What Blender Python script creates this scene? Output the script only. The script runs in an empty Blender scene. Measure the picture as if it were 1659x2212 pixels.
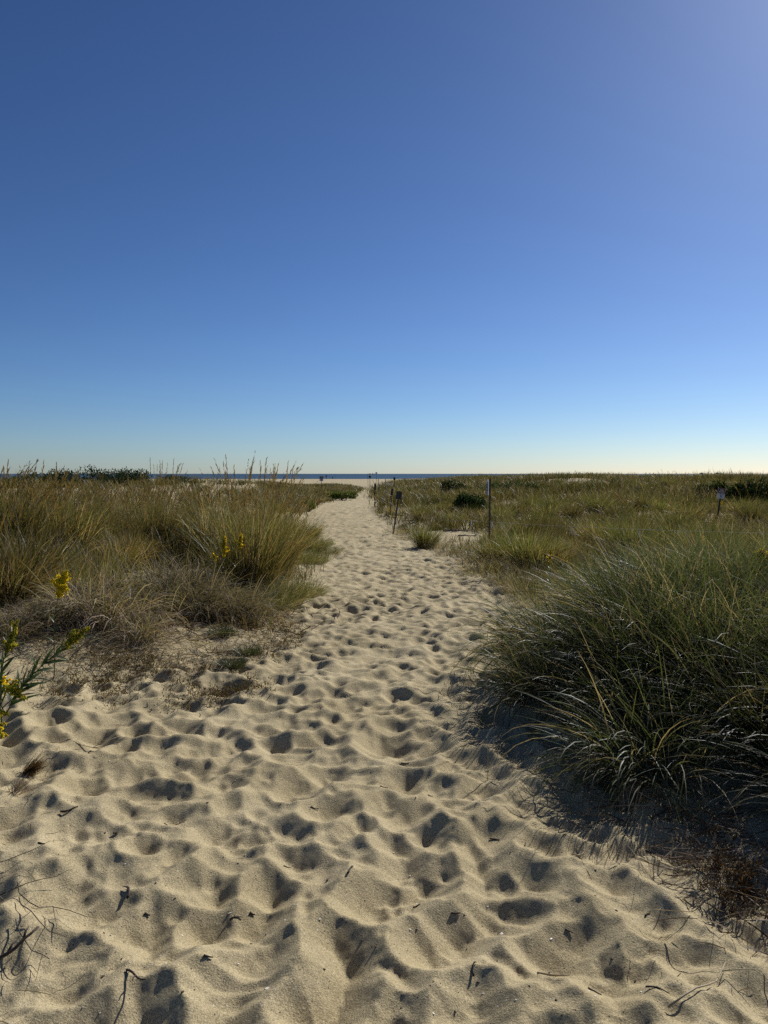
import bpy, math, random
import numpy as np
from mathutils import Vector, Matrix, Euler

# ------------------------------------------------------------------ camera, sky, sun, exposure
SC = bpy.context.scene
COL = SC.collection
rad = math.radians
CAM_H, PITCH, FPX = 1.6, rad(2.85), 1661.0      # focal length in the photo's 1659-wide scale
cam_d = bpy.data.cameras.new('camera'); cam = bpy.data.objects.new('camera', cam_d); COL.objects.link(cam)
cam.location = (0, 0, CAM_H); cam.rotation_euler = (rad(90) - PITCH, 0, 0)
cam_d.sensor_fit = 'VERTICAL'; cam_d.sensor_height = 36; cam_d.sensor_width = 27; cam_d.lens = FPX / 2212 * 36
cam_d.clip_start = 0.05; cam_d.clip_end = 60000
SC.camera = cam
SUN_AZ, SUN_EL = rad(35), rad(34)                 # azimuth to the right of the view direction (+Y)
w = bpy.data.worlds.new('World'); SC.world = w; w.use_nodes = True
nt = w.node_tree; bg = nt.nodes['Background']
sky = nt.nodes.new('ShaderNodeTexSky'); sky.sky_type = 'NISHITA'; sky.sun_disc = False
sky.sun_elevation = SUN_EL; sky.sun_rotation = SUN_AZ
sky.altitude = 0; sky.air_density = 0.8; sky.dust_density = 0.28; sky.ozone_density = 6.0
gm = nt.nodes.new('ShaderNodeGamma'); gm.inputs[1].default_value = 1.27      # the camera's contrast, on the whole sky alike
vm = nt.nodes.new('ShaderNodeVectorMath'); vm.operation = 'MULTIPLY'; vm.inputs[1].default_value = (0.430, 0.435, 0.448)
nt.links.new(sky.outputs[0], gm.inputs[0]); nt.links.new(gm.outputs[0], vm.inputs[0])
nt.links.new(vm.outputs[0], bg.inputs[0]); bg.inputs[1].default_value = 0.1
sl = bpy.data.lights.new('sun', 'SUN'); sl.energy = 5.0; sl.angle = rad(0.53); sl.color = (1, 0.97, 0.91)
sun = bpy.data.objects.new('sun', sl); COL.objects.link(sun)
sdir = Vector((math.sin(SUN_AZ) * math.cos(SUN_EL), math.cos(SUN_AZ) * math.cos(SUN_EL), math.sin(SUN_EL)))
sun.rotation_euler = sdir.to_track_quat('Z', 'Y').to_euler(); sun.location = sdir * 50
vs = SC.view_settings; vs.view_transform = 'Standard'; vs.look = 'None'; vs.gamma = 1; vs.use_curve_mapping = False
vs.exposure = 0.0
SC.cycles.use_denoising = False
SC.cycles.max_bounces = 6; SC.cycles.diffuse_bounces = 3; SC.cycles.transmission_bounces = 3

# ------------------------------------------------------------------ helpers
rng = np.random.default_rng(7); R = random.Random(11)
def ss(a, b, x):
    t = np.clip((np.asarray(x, float) - a) / (b - a), 0, 1); return t * t * (3 - 2 * t)
def _hash(ix, iy, seed):
    n = (ix * 374761393 + iy * 668265263 + seed * 974634777) & 0xffffffff
    n = ((n ^ (n >> 13)) * 1274126177) & 0xffffffff
    n = ((n ^ (n >> 16)) * 2246822519) & 0xffffffff
    return ((n ^ (n >> 15)) & 0xffffff) / float(0x1000000)
def vn(x, y, sc, seed=0):                         # value noise, -1..1
    x = np.asarray(x, float) / sc; y = np.asarray(y, float) / sc
    ix = np.floor(x).astype(np.int64); iy = np.floor(y).astype(np.int64)
    fx = x - ix; fy = y - iy; fx = fx * fx * (3 - 2 * fx); fy = fy * fy * (3 - 2 * fy)
    a = _hash(ix, iy, seed); b = _hash(ix + 1, iy, seed); c = _hash(ix, iy + 1, seed); d = _hash(ix + 1, iy + 1, seed)
    return 2 * ((a * (1 - fx) + b * fx) * (1 - fy) + (c * (1 - fx) + d * fx) * fy) - 1

def ray(px, py):                                  # direction through a point of the photo (1659 x 2212 scale)
    u = (px - 829.5) / FPX; v = -(py - 1106) / FPX
    c, s = math.cos(PITCH), math.sin(PITCH)
    return (u, c + v * s, v * c - s)
def zbase(y): return -0.5 * ss(3, 25, y) - 0.15 * ss(150, 320, y)
def flat_at(px, py):
    d = ray(px, py); t = 1.0
    for _ in range(60):
        z = float(zbase(t * d[1])); t = 0.5 * t + 0.5 * (z - CAM_H) / d[2]
    return t * d[0], t * d[1]
# edges of the trodden path, read off the photo and laid out on the ground
EDGE = [(2212, -300, 1900), (1950, -250, 1640), (1750, -200, 1400), (1640, -120, 1240), (1540, -20, 1075), (1490, 150, 1040),
        (1430, 430, 1030), (1385, 590, 1055), (1330, 655, 1085), (1290, 672, 1095), (1250, 695, 1060), (1215, 722, 1010),
        (1180, 728, 930), (1150, 690, 862), (1120, 662, 822), (1100, 668, 812), (1088, 690, 815), (1076, 735, 806), (1064, 772, 800), (1056, 782, 806)]
_e = [(flat_at(l, y), flat_at(r, y)) for y, l, r in EDGE]
EY = np.array([0.0] + [p[0][1] for p in _e] + [95, 110, 130, 400]); 
EL = np.array([-1.6] + [p[0][0] for p in _e] + [-4.2, -8.0, -26, -400])
ER = np.array([1.5] + [p[1][0] for p in _e] + [-1.6, -1.4, -0.6, 14])
def xl(y): return np.interp(y, EY, EL)
def xr(y): return np.interp(y, EY, ER)
def Hm(x, y):                                     # the shape of the land without the footprints
    x = np.asarray(x, float); y = np.asarray(y, float)
    z = zbase(y)
    L = xl(y) - x; Rr = x - xr(y)
    z = z + 0.22 * ss(0, 2.2, L) * ss(4.5, 8, y) + 0.10 * ss(0, 0.8, Rr) * ss(3, 5, y)
    z = z + 0.32 * np.exp(-((x - 2.9) / 1.7) ** 2 - ((y - 6.3) / 2.2) ** 2)
    z = z + 0.75 * ss(1, 14, L) * ss(22, 60, y) * (1 - ss(85, 110, y))
    z = z + 1.12 * ss(2, 16, Rr) * ss(28, 75, y) * (1 - ss(120, 230, y))
    z = z + ss(0, 2, np.maximum(L, Rr)) * (0.10 * vn(x, y, 3.1, 3) + 0.05 * vn(x, y, 1.2, 4)) * ss(4, 8, y)
    z = z + ss(1, 8, np.maximum(L, Rr)) * (0.22 * vn(x, y, 15, 5) + 0.28 * vn(x, y, 6, 6)) * ss(20, 40, y) * (1 - ss(110, 200, y))
    z = z - 4.5 * ss(331, 352, y)
    return z
def at(px, py):                                   # photo point -> point on the land
    d = ray(px, py); t = 0.5
    last = t
    while t < 400:
        if CAM_H + t * d[2] < float(Hm(t * d[0], t * d[1])): break
        last = t; t *= 1.02; t += 0.01
    for _ in range(20):
        m = 0.5 * (last + t)
        if CAM_H + m * d[2] < float(Hm(m * d[0], m * d[1])): t = m
        else: last = m
    return Vector((t * d[0], t * d[1], float(Hm(t * d[0], t * d[1]))))
def up_at(px, py, y):                             # photo point at a known distance y
    d = ray(px, py); t = y / d[1]
    return Vector((t * d[0], y, CAM_H + t * d[2]))
def gz(x, y): return float(Hm(x, y))

def mesh_np(name, V, F, cols=None, smooth=True):
    V = np.asarray(V, np.float32); F = np.asarray(F, np.int32); k = F.shape[1]
    me = bpy.data.meshes.new(name)
    me.vertices.add(len(V)); me.vertices.foreach_set('co', V.ravel())
    me.loops.add(F.size); me.loops.foreach_set('vertex_index', F.ravel())
    me.polygons.add(len(F)); me.polygons.foreach_set('loop_start', np.arange(0, F.size, k, dtype=np.int32))
    me.update(calc_edges=True)
    me.polygons.foreach_set('use_smooth', np.full(len(F), smooth, dtype=bool))
    if cols is not None:
        a = me.attributes.new('Col', 'FLOAT_COLOR', 'POINT')
        c = np.ones((len(V), 4), np.float32); c[:, :3] = cols; a.data.foreach_set('color', c.ravel())
    me.update()
    return me
class MB:
    """collects pieces of polygon mesh"""
    def __init__(s): s.v = []; s.f = []; s.c = []
    def add(s, V, F, col=(1, 1, 1)):
        o = len(s.v); s.v += [tuple(p) for p in V]; s.f += [tuple(i + o for i in f) for f in F]; s.c += [col] * len(V)
    def box(s, c, h, rot=None, col=(1, 1, 1)):
        V = []
        for k in range(8):
            p = Vector((h[0] * (1 if k & 1 else -1), h[1] * (1 if k & 2 else -1), h[2] * (1 if k & 4 else -1)))
            if rot is not None: p = rot @ p
            V.append(p + Vector(c))
        s.add(V, [(0, 2, 3, 1), (4, 5, 7, 6), (0, 1, 5, 4), (2, 6, 7, 3), (0, 4, 6, 2), (1, 3, 7, 5)], col)
    def tube(s, pts, r, n=6, col=(1, 1, 1), cap=True):
        pts = [Vector(p) for p in pts]; V = []; F = []
        rs = r if isinstance(r, (list, tuple)) else [r] * len(pts)
        a = None
        for i, p in enumerate(pts):
            t = (pts[min(i + 1, len(pts) - 1)] - pts[max(i - 1, 0)]).normalized()
            if a is None: a = t.orthogonal().normalized()
            a = (a - t * a.dot(t)).normalized(); b = t.cross(a)
            for k in range(n):
                th = 2 * math.pi * k / n
                V.append(p + (a * math.cos(th) + b * math.sin(th)) * rs[i])
        for i in range(len(pts) - 1):
            for k in range(n):
                F.append((i * n + k, i * n + (k + 1) % n, (i + 1) * n + (k + 1) % n, (i + 1) * n + k))
        if cap: F.append(tuple(range(n - 1, -1, -1))); F.append(tuple((len(pts) - 1) * n + k for k in range(n)))
        s.add(V, F, col)
    def mesh(s, name, smooth=False, cols=False):
        me = bpy.data.meshes.new(name); me.from_pydata(s.v, [], s.f); 
        if smooth: me.polygons.foreach_set('use_smooth', [True] * len(me.polygons))
        if cols:
            a = me.attributes.new('Col', 'FLOAT_COLOR', 'POINT')
            for i, c in enumerate(s.c): a.data[i].color = (*c, 1)
        me.update(); return me
def obj(name, me, mat=None, parent=None, loc=(0, 0, 0), rot=(0, 0, 0), scale=(1, 1, 1), kind=None):
    o = bpy.data.objects.new(name, me); COL.objects.link(o)
    if mat is not None and me is not None and len(me.materials) == 0: me.materials.append(mat)
    if parent is not None: o.parent = parent
    o.location = loc; o.rotation_euler = rot; o.scale = scale
    if kind: o['kind'] = kind
    return o
def tag(o, label, cat, group=None):
    o['label'] = label; o['category'] = cat
    if group: o['group'] = group
    return o
def thing(name, label, cat, loc=(0, 0, 0), rotz=0, group=None):
    o = bpy.data.objects.new(name, None); COL.objects.link(o); o.empty_display_size = 0.1
    o.location = loc; o.rotation_euler = (0, 0, rotz)
    return tag(o, label, cat, group)

# ------------------------------------------------------------------ materials
def mat_new(name):
    m = bpy.data.materials.new(name); m.use_nodes = True
    return m, m.node_tree, m.node_tree.nodes['Principled BSDF'], m.node_tree.nodes['Material Output']
def N(nt, t, **kw):
    n = nt.nodes.new(t)
    for k, v in kw.items(): setattr(n, k, v)
    return n
def plain(name, col, rough=0.6, metal=0.0, var=0.25, scale=40, spec=0.5, bump=0.0):
    m, nt, b, out = mat_new(name)
    tc = N(nt, 'ShaderNodeTexCoord'); no = N(nt, 'ShaderNodeTexNoise'); no.inputs['Scale'].default_value = scale; no.inputs['Detail'].default_value = 5
    nt.links.new(tc.outputs['Object'], no.inputs['Vector'])
    r = N(nt, 'ShaderNodeValToRGB'); r.color_ramp.elements[0].position = 0.3; r.color_ramp.elements[1].position = 0.7
    r.color_ramp.elements[0].color = (*[c * (1 - var) for c in col], 1); r.color_ramp.elements[1].color = (*[min(1, c * (1 + var)) for c in col], 1)
    nt.links.new(no.outputs['Fac'], r.inputs[0]); nt.links.new(r.outputs[0], b.inputs['Base Color'])
    b.inputs['Roughness'].default_value = rough; b.inputs['Metallic'].default_value = metal; b.inputs['Specular IOR Level'].default_value = spec
    if bump:
        bp = N(nt, 'ShaderNodeBump'); bp.inputs['Strength'].default_value = bump; bp.inputs['Distance'].default_value = 0.004
        nt.links.new(no.outputs['Fac'], bp.inputs['Height']); nt.links.new(bp.outputs[0], b.inputs['Normal'])
    return m
def leafy(name, rough=0.4, trans=0.35, spec=0.5, tint=(1, 1, 1), tboost=1.6):
    m, nt, b, out = mat_new(name)
    at_ = N(nt, 'ShaderNodeAttribute'); at_.attribute_name = 'Col'
    oi = N(nt, 'ShaderNodeObjectInfo')
    hs = N(nt, 'ShaderNodeHueSaturation'); hs.inputs['Saturation'].default_value = 1.0
    mr = N(nt, 'ShaderNodeMapRange'); mr.inputs['To Min'].default_value = 0.6; mr.inputs['To Max'].default_value = 1.3
    nt.links.new(oi.outputs['Random'], mr.inputs['Value']); nt.links.new(mr.outputs[0], hs.inputs['Value'])
    nt.links.new(at_.outputs['Color'], hs.inputs['Color'])
    nt.links.new(hs.outputs[0], b.inputs['Base Color'])
    b.inputs['Roughness'].default_value = rough; b.inputs['Specular IOR Level'].default_value = spec
    tr = N(nt, 'ShaderNodeBsdfTranslucent'); mx = N(nt, 'ShaderNodeMixShader'); mx.inputs[0].default_value = trans
    sc = N(nt, 'ShaderNodeVectorMath', operation='MULTIPLY'); sc.inputs[1].default_value = (tboost, tboost * 0.95, tboost * 0.55)
    nt.links.new(hs.outputs[0], sc.inputs[0]); nt.links.new(sc.outputs[0], tr.inputs['Color'])
    nt.links.new(b.outputs[0], mx.inputs[1]); nt.links.new(tr.outputs[0], mx.inputs[2]); nt.links.new(mx.outputs[0], out.inputs['Surface'])
    return m
def sand_mat():
    m, nt, b, out = mat_new('sand')
    g = N(nt, 'ShaderNodeNewGeometry')
    def noise(scale, detail=3, rough=0.55):
        n = N(nt, 'ShaderNodeTexNoise'); n.inputs['Scale'].default_value = scale; n.inputs['Detail'].default_value = detail; n.inputs['Roughness'].default_value = rough
        nt.links.new(g.outputs['Position'], n.inputs['Vector']); return n
    big = noise(1.1, 4); fine = noise(170, 3, 0.75); mid = noise(9, 4)
    r1 = N(nt, 'ShaderNodeValToRGB'); r1.color_ramp.elements[0].position = 0.3; r1.color_ramp.elements[1].position = 0.72
    r1.color_ramp.elements[0].color = (0.43, 0.352, 0.20, 1); r1.color_ramp.elements[1].color = (0.54, 0.452, 0.275, 1)
    nt.links.new(big.outputs['Fac'], r1.inputs[0])
    r2 = N(nt, 'ShaderNodeValToRGB'); r2.color_ramp.elements[0].position = 0.33; r2.color_ramp.elements[1].position = 0.68
    r2.color_ramp.elements[0].color = (0.50, 0.48, 0.46, 1); r2.color_ramp.elements[1].color = (1.30, 1.30, 1.32, 1)
    nt.links.new(fine.outputs['Fac'], r2.inputs[0])
    mu = N(nt, 'ShaderNodeMix', data_type='RGBA', blend_type='MULTIPLY'); mu.inputs[0].default_value = 1
    nt.links.new(r1.outputs[0], mu.inputs[6]); nt.links.new(r2.outputs[0], mu.inputs[7])
    # shell grit: sparse pale grains, sparse dark grains
    vo = N(nt, 'ShaderNodeTexVoronoi'); vo.inputs['Scale'].default_value = 75
    nt.links.new(g.outputs['Position'], vo.inputs['Vector'])
    sx = N(nt, 'ShaderNodeSeparateColor'); nt.links.new(vo.outputs['Color'], sx.inputs[0])
    near = N(nt, 'ShaderNodeMath', operation='LESS_THAN'); near.inputs[1].default_value = 0.22; nt.links.new(vo.outputs['Distance'], near.inputs[0])
    def pick(sock, lo):
        a = N(nt, 'ShaderNodeMath', operation='GREATER_THAN'); a.inputs[1].default_value = lo; nt.links.new(sock, a.inputs[0])
        c = N(nt, 'ShaderNodeMath', operation='MULTIPLY'); nt.links.new(a.outputs[0], c.inputs[0]); nt.links.new(near.outputs[0], c.inputs[1]); return c
    pale = pick(sx.outputs[0], 0.93); dark = pick(sx.outputs[1], 0.94)
    m1 = N(nt, 'ShaderNodeMix', data_type='RGBA'); m1.inputs[7].default_value = (0.62, 0.56, 0.45, 1)
    nt.links.new(pale.outputs[0], m1.inputs[0]); nt.links.new(mu.outputs[2], m1.inputs[6])
    m2 = N(nt, 'ShaderNodeMix', data_type='RGBA'); m2.inputs[7].default_value = (0.08, 0.06, 0.045, 1)
    nt.links.new(dark.outputs[0], m2.inputs[0]); nt.links.new(m1.outputs[2], m2.inputs[6])
    nt.links.new(m2.outputs[2], b.inputs['Base Color'])
    b.inputs['Roughness'].default_value = 0.95; b.inputs['Specular IOR Level'].default_value = 0.15
    bp1 = N(nt, 'ShaderNodeBump'); bp1.inputs['Strength'].default_value = 0.8; bp1.inputs['Distance'].default_value = 0.006
    nt.links.new(fine.outputs['Fac'], bp1.inputs['Height'])
    bp2 = N(nt, 'ShaderNodeBump'); bp2.inputs['Strength'].default_value = 0.35; bp2.inputs['Distance'].default_value = 0.03
    nt.links.new(mid.outputs['Fac'], bp2.inputs['Height']); nt.links.new(bp2.outputs[0], bp1.inputs['Normal']); nt.links.new(bp1.outputs[0], b.inputs['Normal'])
    return m
def sea_mat():
    m, nt, b, out = mat_new('sea')
    g = N(nt, 'ShaderNodeNewGeometry')
    mp = N(nt, 'ShaderNodeMapping'); mp.inputs['Scale'].default_value = (0.05, 0.22, 1); nt.links.new(g.outputs['Position'], mp.inputs[0])
    n = N(nt, 'ShaderNodeTexNoise'); n.inputs['Scale'].default_value = 1.0; n.inputs['Detail'].default_value = 6; nt.links.new(mp.outputs[0], n.inputs['Vector'])
    bp = N(nt, 'ShaderNodeBump'); bp.inputs['Strength'].default_value = 1.0; bp.inputs['Distance'].default_value = 1.2
    nt.links.new(n.outputs['Fac'], bp.inputs['Height']); nt.links.new(bp.outputs[0], b.inputs['Normal'])
    r = N(nt, 'ShaderNodeValToRGB'); r.color_ramp.elements[0].position = 0.35; r.color_ramp.elements[1].position = 0.65
    r.color_ramp.elements[0].color = (0.03, 0.065, 0.11, 1); r.color_ramp.elements[1].color = (0.055, 0.105, 0.165, 1)
    mp2 = N(nt, 'ShaderNodeMapping'); mp2.inputs['Scale'].default_value = (0.003, 0.02, 1); nt.links.new(g.outputs['Position'], mp2.inputs[0])
    n2 = N(nt, 'ShaderNodeTexNoise'); n2.inputs['Detail'].default_value = 3; n2.inputs['Scale'].default_value = 1; nt.links.new(mp2.outputs[0], n2.inputs['Vector'])
    nt.links.new(n2.outputs['Fac'], r.inputs[0]); nt.links.new(r.outputs[0], b.inputs['Base Color'])
    b.inputs['Roughness'].default_value = 0.5; b.inputs['IOR'].default_value = 1.2; b.inputs['Specular IOR Level'].default_value = 0.12
    return m
M_SAND = sand_mat(); M_SEA = sea_mat()
M_GRASS = leafy('grass_blade', 0.48, 0.40, 0.3, tboost=2.0)
M_GLOSS = leafy('glossy_beachgrass_blade', 0.52, 0.32, 0.3, tboost=2.1)
M_DRY = leafy('dry_grass', 0.7, 0.26, 0.15, tboost=1.5)
M_LEAF = leafy('broad_leaf', 0.42, 0.28, 0.4)
M_SHRUB = leafy('shrub_leaf', 0.75, 0.25, 0.08)
M_FLOWER = leafy('flower', 0.7, 0.5, 0.1, tboost=1.7)
M_TWIG = plain('dark_twig', (0.045, 0.03, 0.022), 0.8, var=0.4, scale=60)
M_STRAW = plain('straw', (0.33, 0.26, 0.15), 0.6, var=0.3, scale=50)
M_DRIFT = plain('driftwood', (0.20, 0.165, 0.13), 0.85, var=0.35, scale=25, bump=0.5)
M_SHELL = plain('shell', (0.72, 0.66, 0.58), 0.45, var=0.12, scale=90)
M_POST = plain('weathered_post', (0.10, 0.072, 0.05), 0.75, var=0.35, scale=25, bump=0.3)
M_STEEL = plain('painted_steel_post', (0.03, 0.035, 0.03), 0.5, 0.3, var=0.3, scale=60)
M_WHITE = plain('white_sign_face', (0.62, 0.62, 0.62), 0.45, var=0.05, scale=12)
M_DULL = plain('dull_sign_face', (0.26, 0.27, 0.30), 0.6, var=0.1, scale=12)
M_GREYB = plain('grey_sign_back', (0.025, 0.027, 0.033), 0.5, 0.2, var=0.2, scale=20)
M_BROWN = plain('dark_red_sign_band', (0.13, 0.012, 0.01), 0.45, var=0.1, scale=15)
M_INK = plain('sign_ink', (0.03, 0.03, 0.035), 0.5, var=0.05)
M_TAPE = plain('white_tape', (0.75, 0.74, 0.72), 0.5, var=0.08)
M_STRING = plain('pale_string', (0.42, 0.40, 0.34), 0.7, var=0.1)
M_GREEN = plain('dark_green_paint', (0.015, 0.045, 0.03), 0.5, var=0.1)
M_CLOTH = plain('dark_clothing', (0.02, 0.022, 0.03), 0.9, var=0.3, scale=10)
M_SHIP = plain('ship_grey', (0.30, 0.34, 0.38), 0.7, var=0.1, scale=0.05)
M_BARK = plain('shrub_bark', (0.05, 0.04, 0.03), 0.9, var=0.3)

# ------------------------------------------------------------------ ground: one sheet with the footprints as relief
def footprints(x, y, cell, r0, r1, d0, d1, seed, keep, k=0.006, elong=1.35, pw=1.12):
    gx = np.floor(x / cell).astype(np.int64); gy = np.floor(y / cell).astype(np.int64)
    acc = np.zeros_like(x); 
    best = np.zeros_like(x)
    for i in (-1, 0, 1):
        for j in (-1, 0, 1):
            cx = gx + i; cy = gy + j
            h = lambda s: _hash(cx, cy, seed + s)
            ox = (cx + 0.5 + 0.85 * (h(1) - 0.5)) * cell; oy = (cy + 0.5 + 0.85 * (h(2) - 0.5)) * cell
            a = (h(3) - 0.5) * 2.2; ca = np.cos(a); sa = np.sin(a)
            dx = x - ox; dy = y - oy
            r = r0 + (r1 - r0) * h(4); D = r * (d0 + (d1 - d0) * h(5)) * (h(6) < keep)          # depth follows width: dry sand slumps
            u = (ca * dx + sa * dy) / r; v = (-sa * dx + ca * dy) / (r * (1 + (elong - 1) * h(7)))
            q = u * u + v * v
            # bowl, steeper at its heel
            b = -D * np.clip(1 - q * (1 + 0.35 * np.tanh(2.5 * v)), 0, 1) ** pw
            acc = acc + np.exp(-b / k) - 1
            best = np.maximum(best, 0.16 * D * np.exp(-((np.sqrt(q) - 1.12) / 0.25) ** 2))
    return -k * np.log1p(acc) + best
def relief_raw(x, y):
    Lf = xl(y) - x; Rf = x - xr(y); off = np.maximum(Lf, Rf)
    dist = np.hypot(x, y)
    warpx = x + 0.05 * vn(x, y, 0.35, 21) + 0.02 * vn(x, y, 0.12, 22); warpy = y + 0.05 * vn(x, y, 0.35, 23) + 0.02 * vn(x, y, 0.12, 24)
    trod = 1 - ss(-0.05, 0.6, off)
    amp = 0.85 + 0.4 * vn(x, y, 1.7, 25)
    f = footprints(warpx, warpy, 0.19, 0.075, 0.155, 0.34, 0.78, 100, 0.96, k=0.002) * amp
    f2 = footprints(warpx + 3.3, warpy + 1.7, 0.125, 0.035, 0.075, 0.2, 0.6, 200, 0.8, k=0.0015)
    f4 = footprints(warpx - 1.1, warpy + 5.2, 0.40, 0.18, 0.31, 0.05, 0.17, 300, 0.85, k=0.006, pw=1.3)
    f3 = 0.020 * vn(x, y, 0.75, 26) + 0.012 * vn(x, y, 0.33, 27)
    rough = 0.02 * vn(x, y, 0.22, 29) + 0.012 * vn(x, y, 0.09, 30)
    z = trod * (f + f4 + f2 * 0.8 + f3) + (1 - trod) * (rough + 0.35 * f2) * (1 - 0.5 * ss(60, 150, dist))
    return z
# special deep prints near the viewer: photo px, half sizes (m), depth, turn
DEEP = [(742, 2050, .085, .26, .12, .12), (955, 2010, .13, .17, .075, -.1), (500, 1975, .16, .13, .07, .5), (325, 2010, .07, .12, .06, 0), (480, 1915, .11, .09, .055, .2),
        (297, 1822, .07, .09, .06, 0), (520, 1805, .1, .08, .06, .4), (800, 1770, .05, .08, .06, 0), (935, 1795, .12, .12, .075, .3), (650, 1690, .12, .14, .075, .6),
        (1020, 1830, .05, .2, .06, .1), (1205, 1830, .09, .10, .055, 0), (1310, 1905, .09, .07, .06, .4), (1190, 2075, .13, .13, .065, .5), (860, 1880, .12, .08, .05, 0),
        (370, 1665, .12, .09, .06, .2), (225, 1587, .1, .06, .055, 0), (390, 1555, .14, .07, .05, 0), (580, 1905, .09, .16, .05, .2), (1340, 2110, .1, .16, .06, -.6),
        (980, 1730, .09, .07, .055, 0), (600, 1570, .09, .07, .06, 0), (820, 1535, .08, .08, .065, 0), (1050, 1690, .12, .1, .07, .4)]
def slump(h, c, n, talus):                        # dry sand slides until no slope is steeper than its angle of repose
    for it in range(n):
        m = np.zeros_like(h)
        for ax, dd, w in ((0, 1, 1.0), (1, 1, 1.0)):
            a_ = [slice(None)] * 2; b_ = [slice(None)] * 2; a_[ax] = slice(0, -1); b_[ax] = slice(1, None); a_ = tuple(a_); b_ = tuple(b_)
            d = h[a_] - h[b_]; e = np.sign(d) * np.maximum(0, np.abs(d) - talus[:d.shape[0]] * c) * 0.22
            m[a_] -= e; m[b_] += e
        for (sa, sb) in (((slice(0, -1), slice(0, -1)), (slice(1, None), slice(1, None))), ((slice(0, -1), slice(1, None)), (slice(1, None), slice(0, -1)))):
            d = h[sa] - h[sb]; e = np.sign(d) * np.maximum(0, np.abs(d) - talus[:d.shape[0]] * c * 1.414) * 0.12
            m[sa] -= e; m[sb] += e
        h += m
    return h
def make_patch(x0, x1, y0, y1, c, n, talus, deep):
    gx = np.arange(x0, x1, c); gy = np.arange(y0, y1, c); X, Y = np.meshgrid(gx, gy)
    z = relief_raw(X, Y)
    if deep:
        for px, py, a, b, D, t in DEEP:
            p = at(px, py); dx = X - p.x; dy = Y - p.y
            u = (math.cos(t) * dx + math.sin(t) * dy) / (a * 1.15); v = (-math.sin(t) * dx + math.cos(t) * dy) / (b * 1.15)
            u = u + 0.2 * vn(X, Y, 0.11, 61); v = v + 0.2 * vn(X, Y, 0.13, 62); q = u * u + v * v
            z = z - 0.65 * D * np.clip(1 - q, 0, 1) ** 1.1 + 0.15 * D * np.exp(-((np.sqrt(q) - 1.15) / 0.2) ** 2)
    z = slump(z, c, n, (talus + 0.20 * ss(3.2, 7.5, gy))[:, None])
    if deep: z = z + 0.0035 * vn(X, Y, 0.055, 63) + 0.002 * vn(X, Y, 0.024, 64)
    return (x0, y0, c, z)
PATCH = [make_patch(-4.6, 3.8, 1.2, 11.5, 0.015, 48, 0.62, True), make_patch(-7, 7, 10.8, 60, 0.045, 12, 0.75, False)]
def sample(P, x, y):
    x0, y0, c, z = P
    fx = np.clip((x - x0) / c, 0, z.shape[1] - 1.001); fy = np.clip((y - y0) / c, 0, z.shape[0] - 1.001)
    i = fx.astype(np.int64); j = fy.astype(np.int64); u = fx - i; v = fy - j
    return (z[j, i] * (1 - u) + z[j, i + 1] * u) * (1 - v) + (z[j + 1, i] * (1 - u) + z[j + 1, i + 1] * u) * v
def inside(P, x, y, m):
    x0, y0, c, z = P; x1 = x0 + c * (z.shape[1] - 1); y1 = y0 + c * (z.shape[0] - 1)
    d = np.minimum(np.minimum(x - x0, x1 - x), np.minimum(y - y0, y1 - y)); return ss(0, m, d)
def relief(x, y):
    x = np.asarray(x, float); y = np.asarray(y, float)
    wt = np.maximum(inside(PATCH[1], x, y, 0.8), inside(PATCH[0], x, y, 0.5)); need = (wt < 1) & (np.hypot(x, y) < 330); r = np.zeros_like(x)
    if x.size > 1000: r[need] = relief_raw(x[need], y[need])
    for P, m in ((PATCH[1], 0.8), (PATCH[0], 0.5)):
        w_ = inside(P, x, y, m); r = r * (1 - w_) + sample(P, x, y) * w_
    return r
def build_ground():
    half = rad(33); nd = 470
    th = np.concatenate([np.linspace(-math.pi, -half, 45, endpoint=False), np.linspace(-half, half, nd, endpoint=False), np.linspace(half, math.pi, 45, endpoint=False)])
    r = [0.25, 0.5, 0.8, 1.1, 1.35]
    while r[-1] < 370:
        a = r[-1]; r.append(a + min((0.0042 if a < 42 else 0.0085) * a, max(0.006, 0.0011 * a * a)))
    r += [500, 800, 1500, 4000, 12000, 40000]
    r = np.array(r); T, RR = np.meshgrid(th, r)
    x = RR * np.sin(T); y = RR * np.cos(T)
    z = Hm(x, y) + relief(x, y) * (1 - ss(250, 330, RR))
    nr, ntn = x.shape
    V = np.stack([x, y, z], -1).reshape(-1, 3)
    i = np.arange(nr - 1)[:, None] * ntn; j = np.arange(ntn)[None, :]; j2 = (j + 1) % ntn
    F = np.stack([i + j, i + j2, i + ntn + j2, i + ntn + j], -1).reshape(-1, 4)[:, ::-1]
    F = F[:, ::-1] if False else F
    V = np.vstack([V, [[0, 0, V[:ntn, 2].mean()]]]); c = len(V) - 1
    # small cap under the viewer (degenerate quads)
    jj = np.arange(ntn); cap = np.stack([np.full(ntn, c), jj, (jj + 1) % ntn, (jj + 1) % ntn], -1)
    me = mesh_np('sand_ground', V, F)
    o = obj('sand_ground', me, M_SAND); o['kind'] = 'structure'
    from mathutils.bvhtree import BVHTree
    return o, V
ground, GV = build_ground()
_k = None
def surf(x, y):                                   # land height with footprints, for small things
    return float(Hm(x, y) + relief(np.array([float(x)]), np.array([float(y)]))[0])
# sea
sv = []; sx_ = [-60000, -3000, -300, 300, 3000, 60000]; sy_ = [336, 400, 700, 2000, 8000, 45000]
for yy in sy_:
    for xx in sx_: sv.append((xx, yy, -1.9))
sf = [(a * 6 + b, a * 6 + b + 1, a * 6 + b + 7, a * 6 + b + 6) for a in range(5) for b in range(5)]
sea = obj('sea', mesh_np('sea', sv, sf), M_SEA); sea['kind'] = 'structure'

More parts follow.
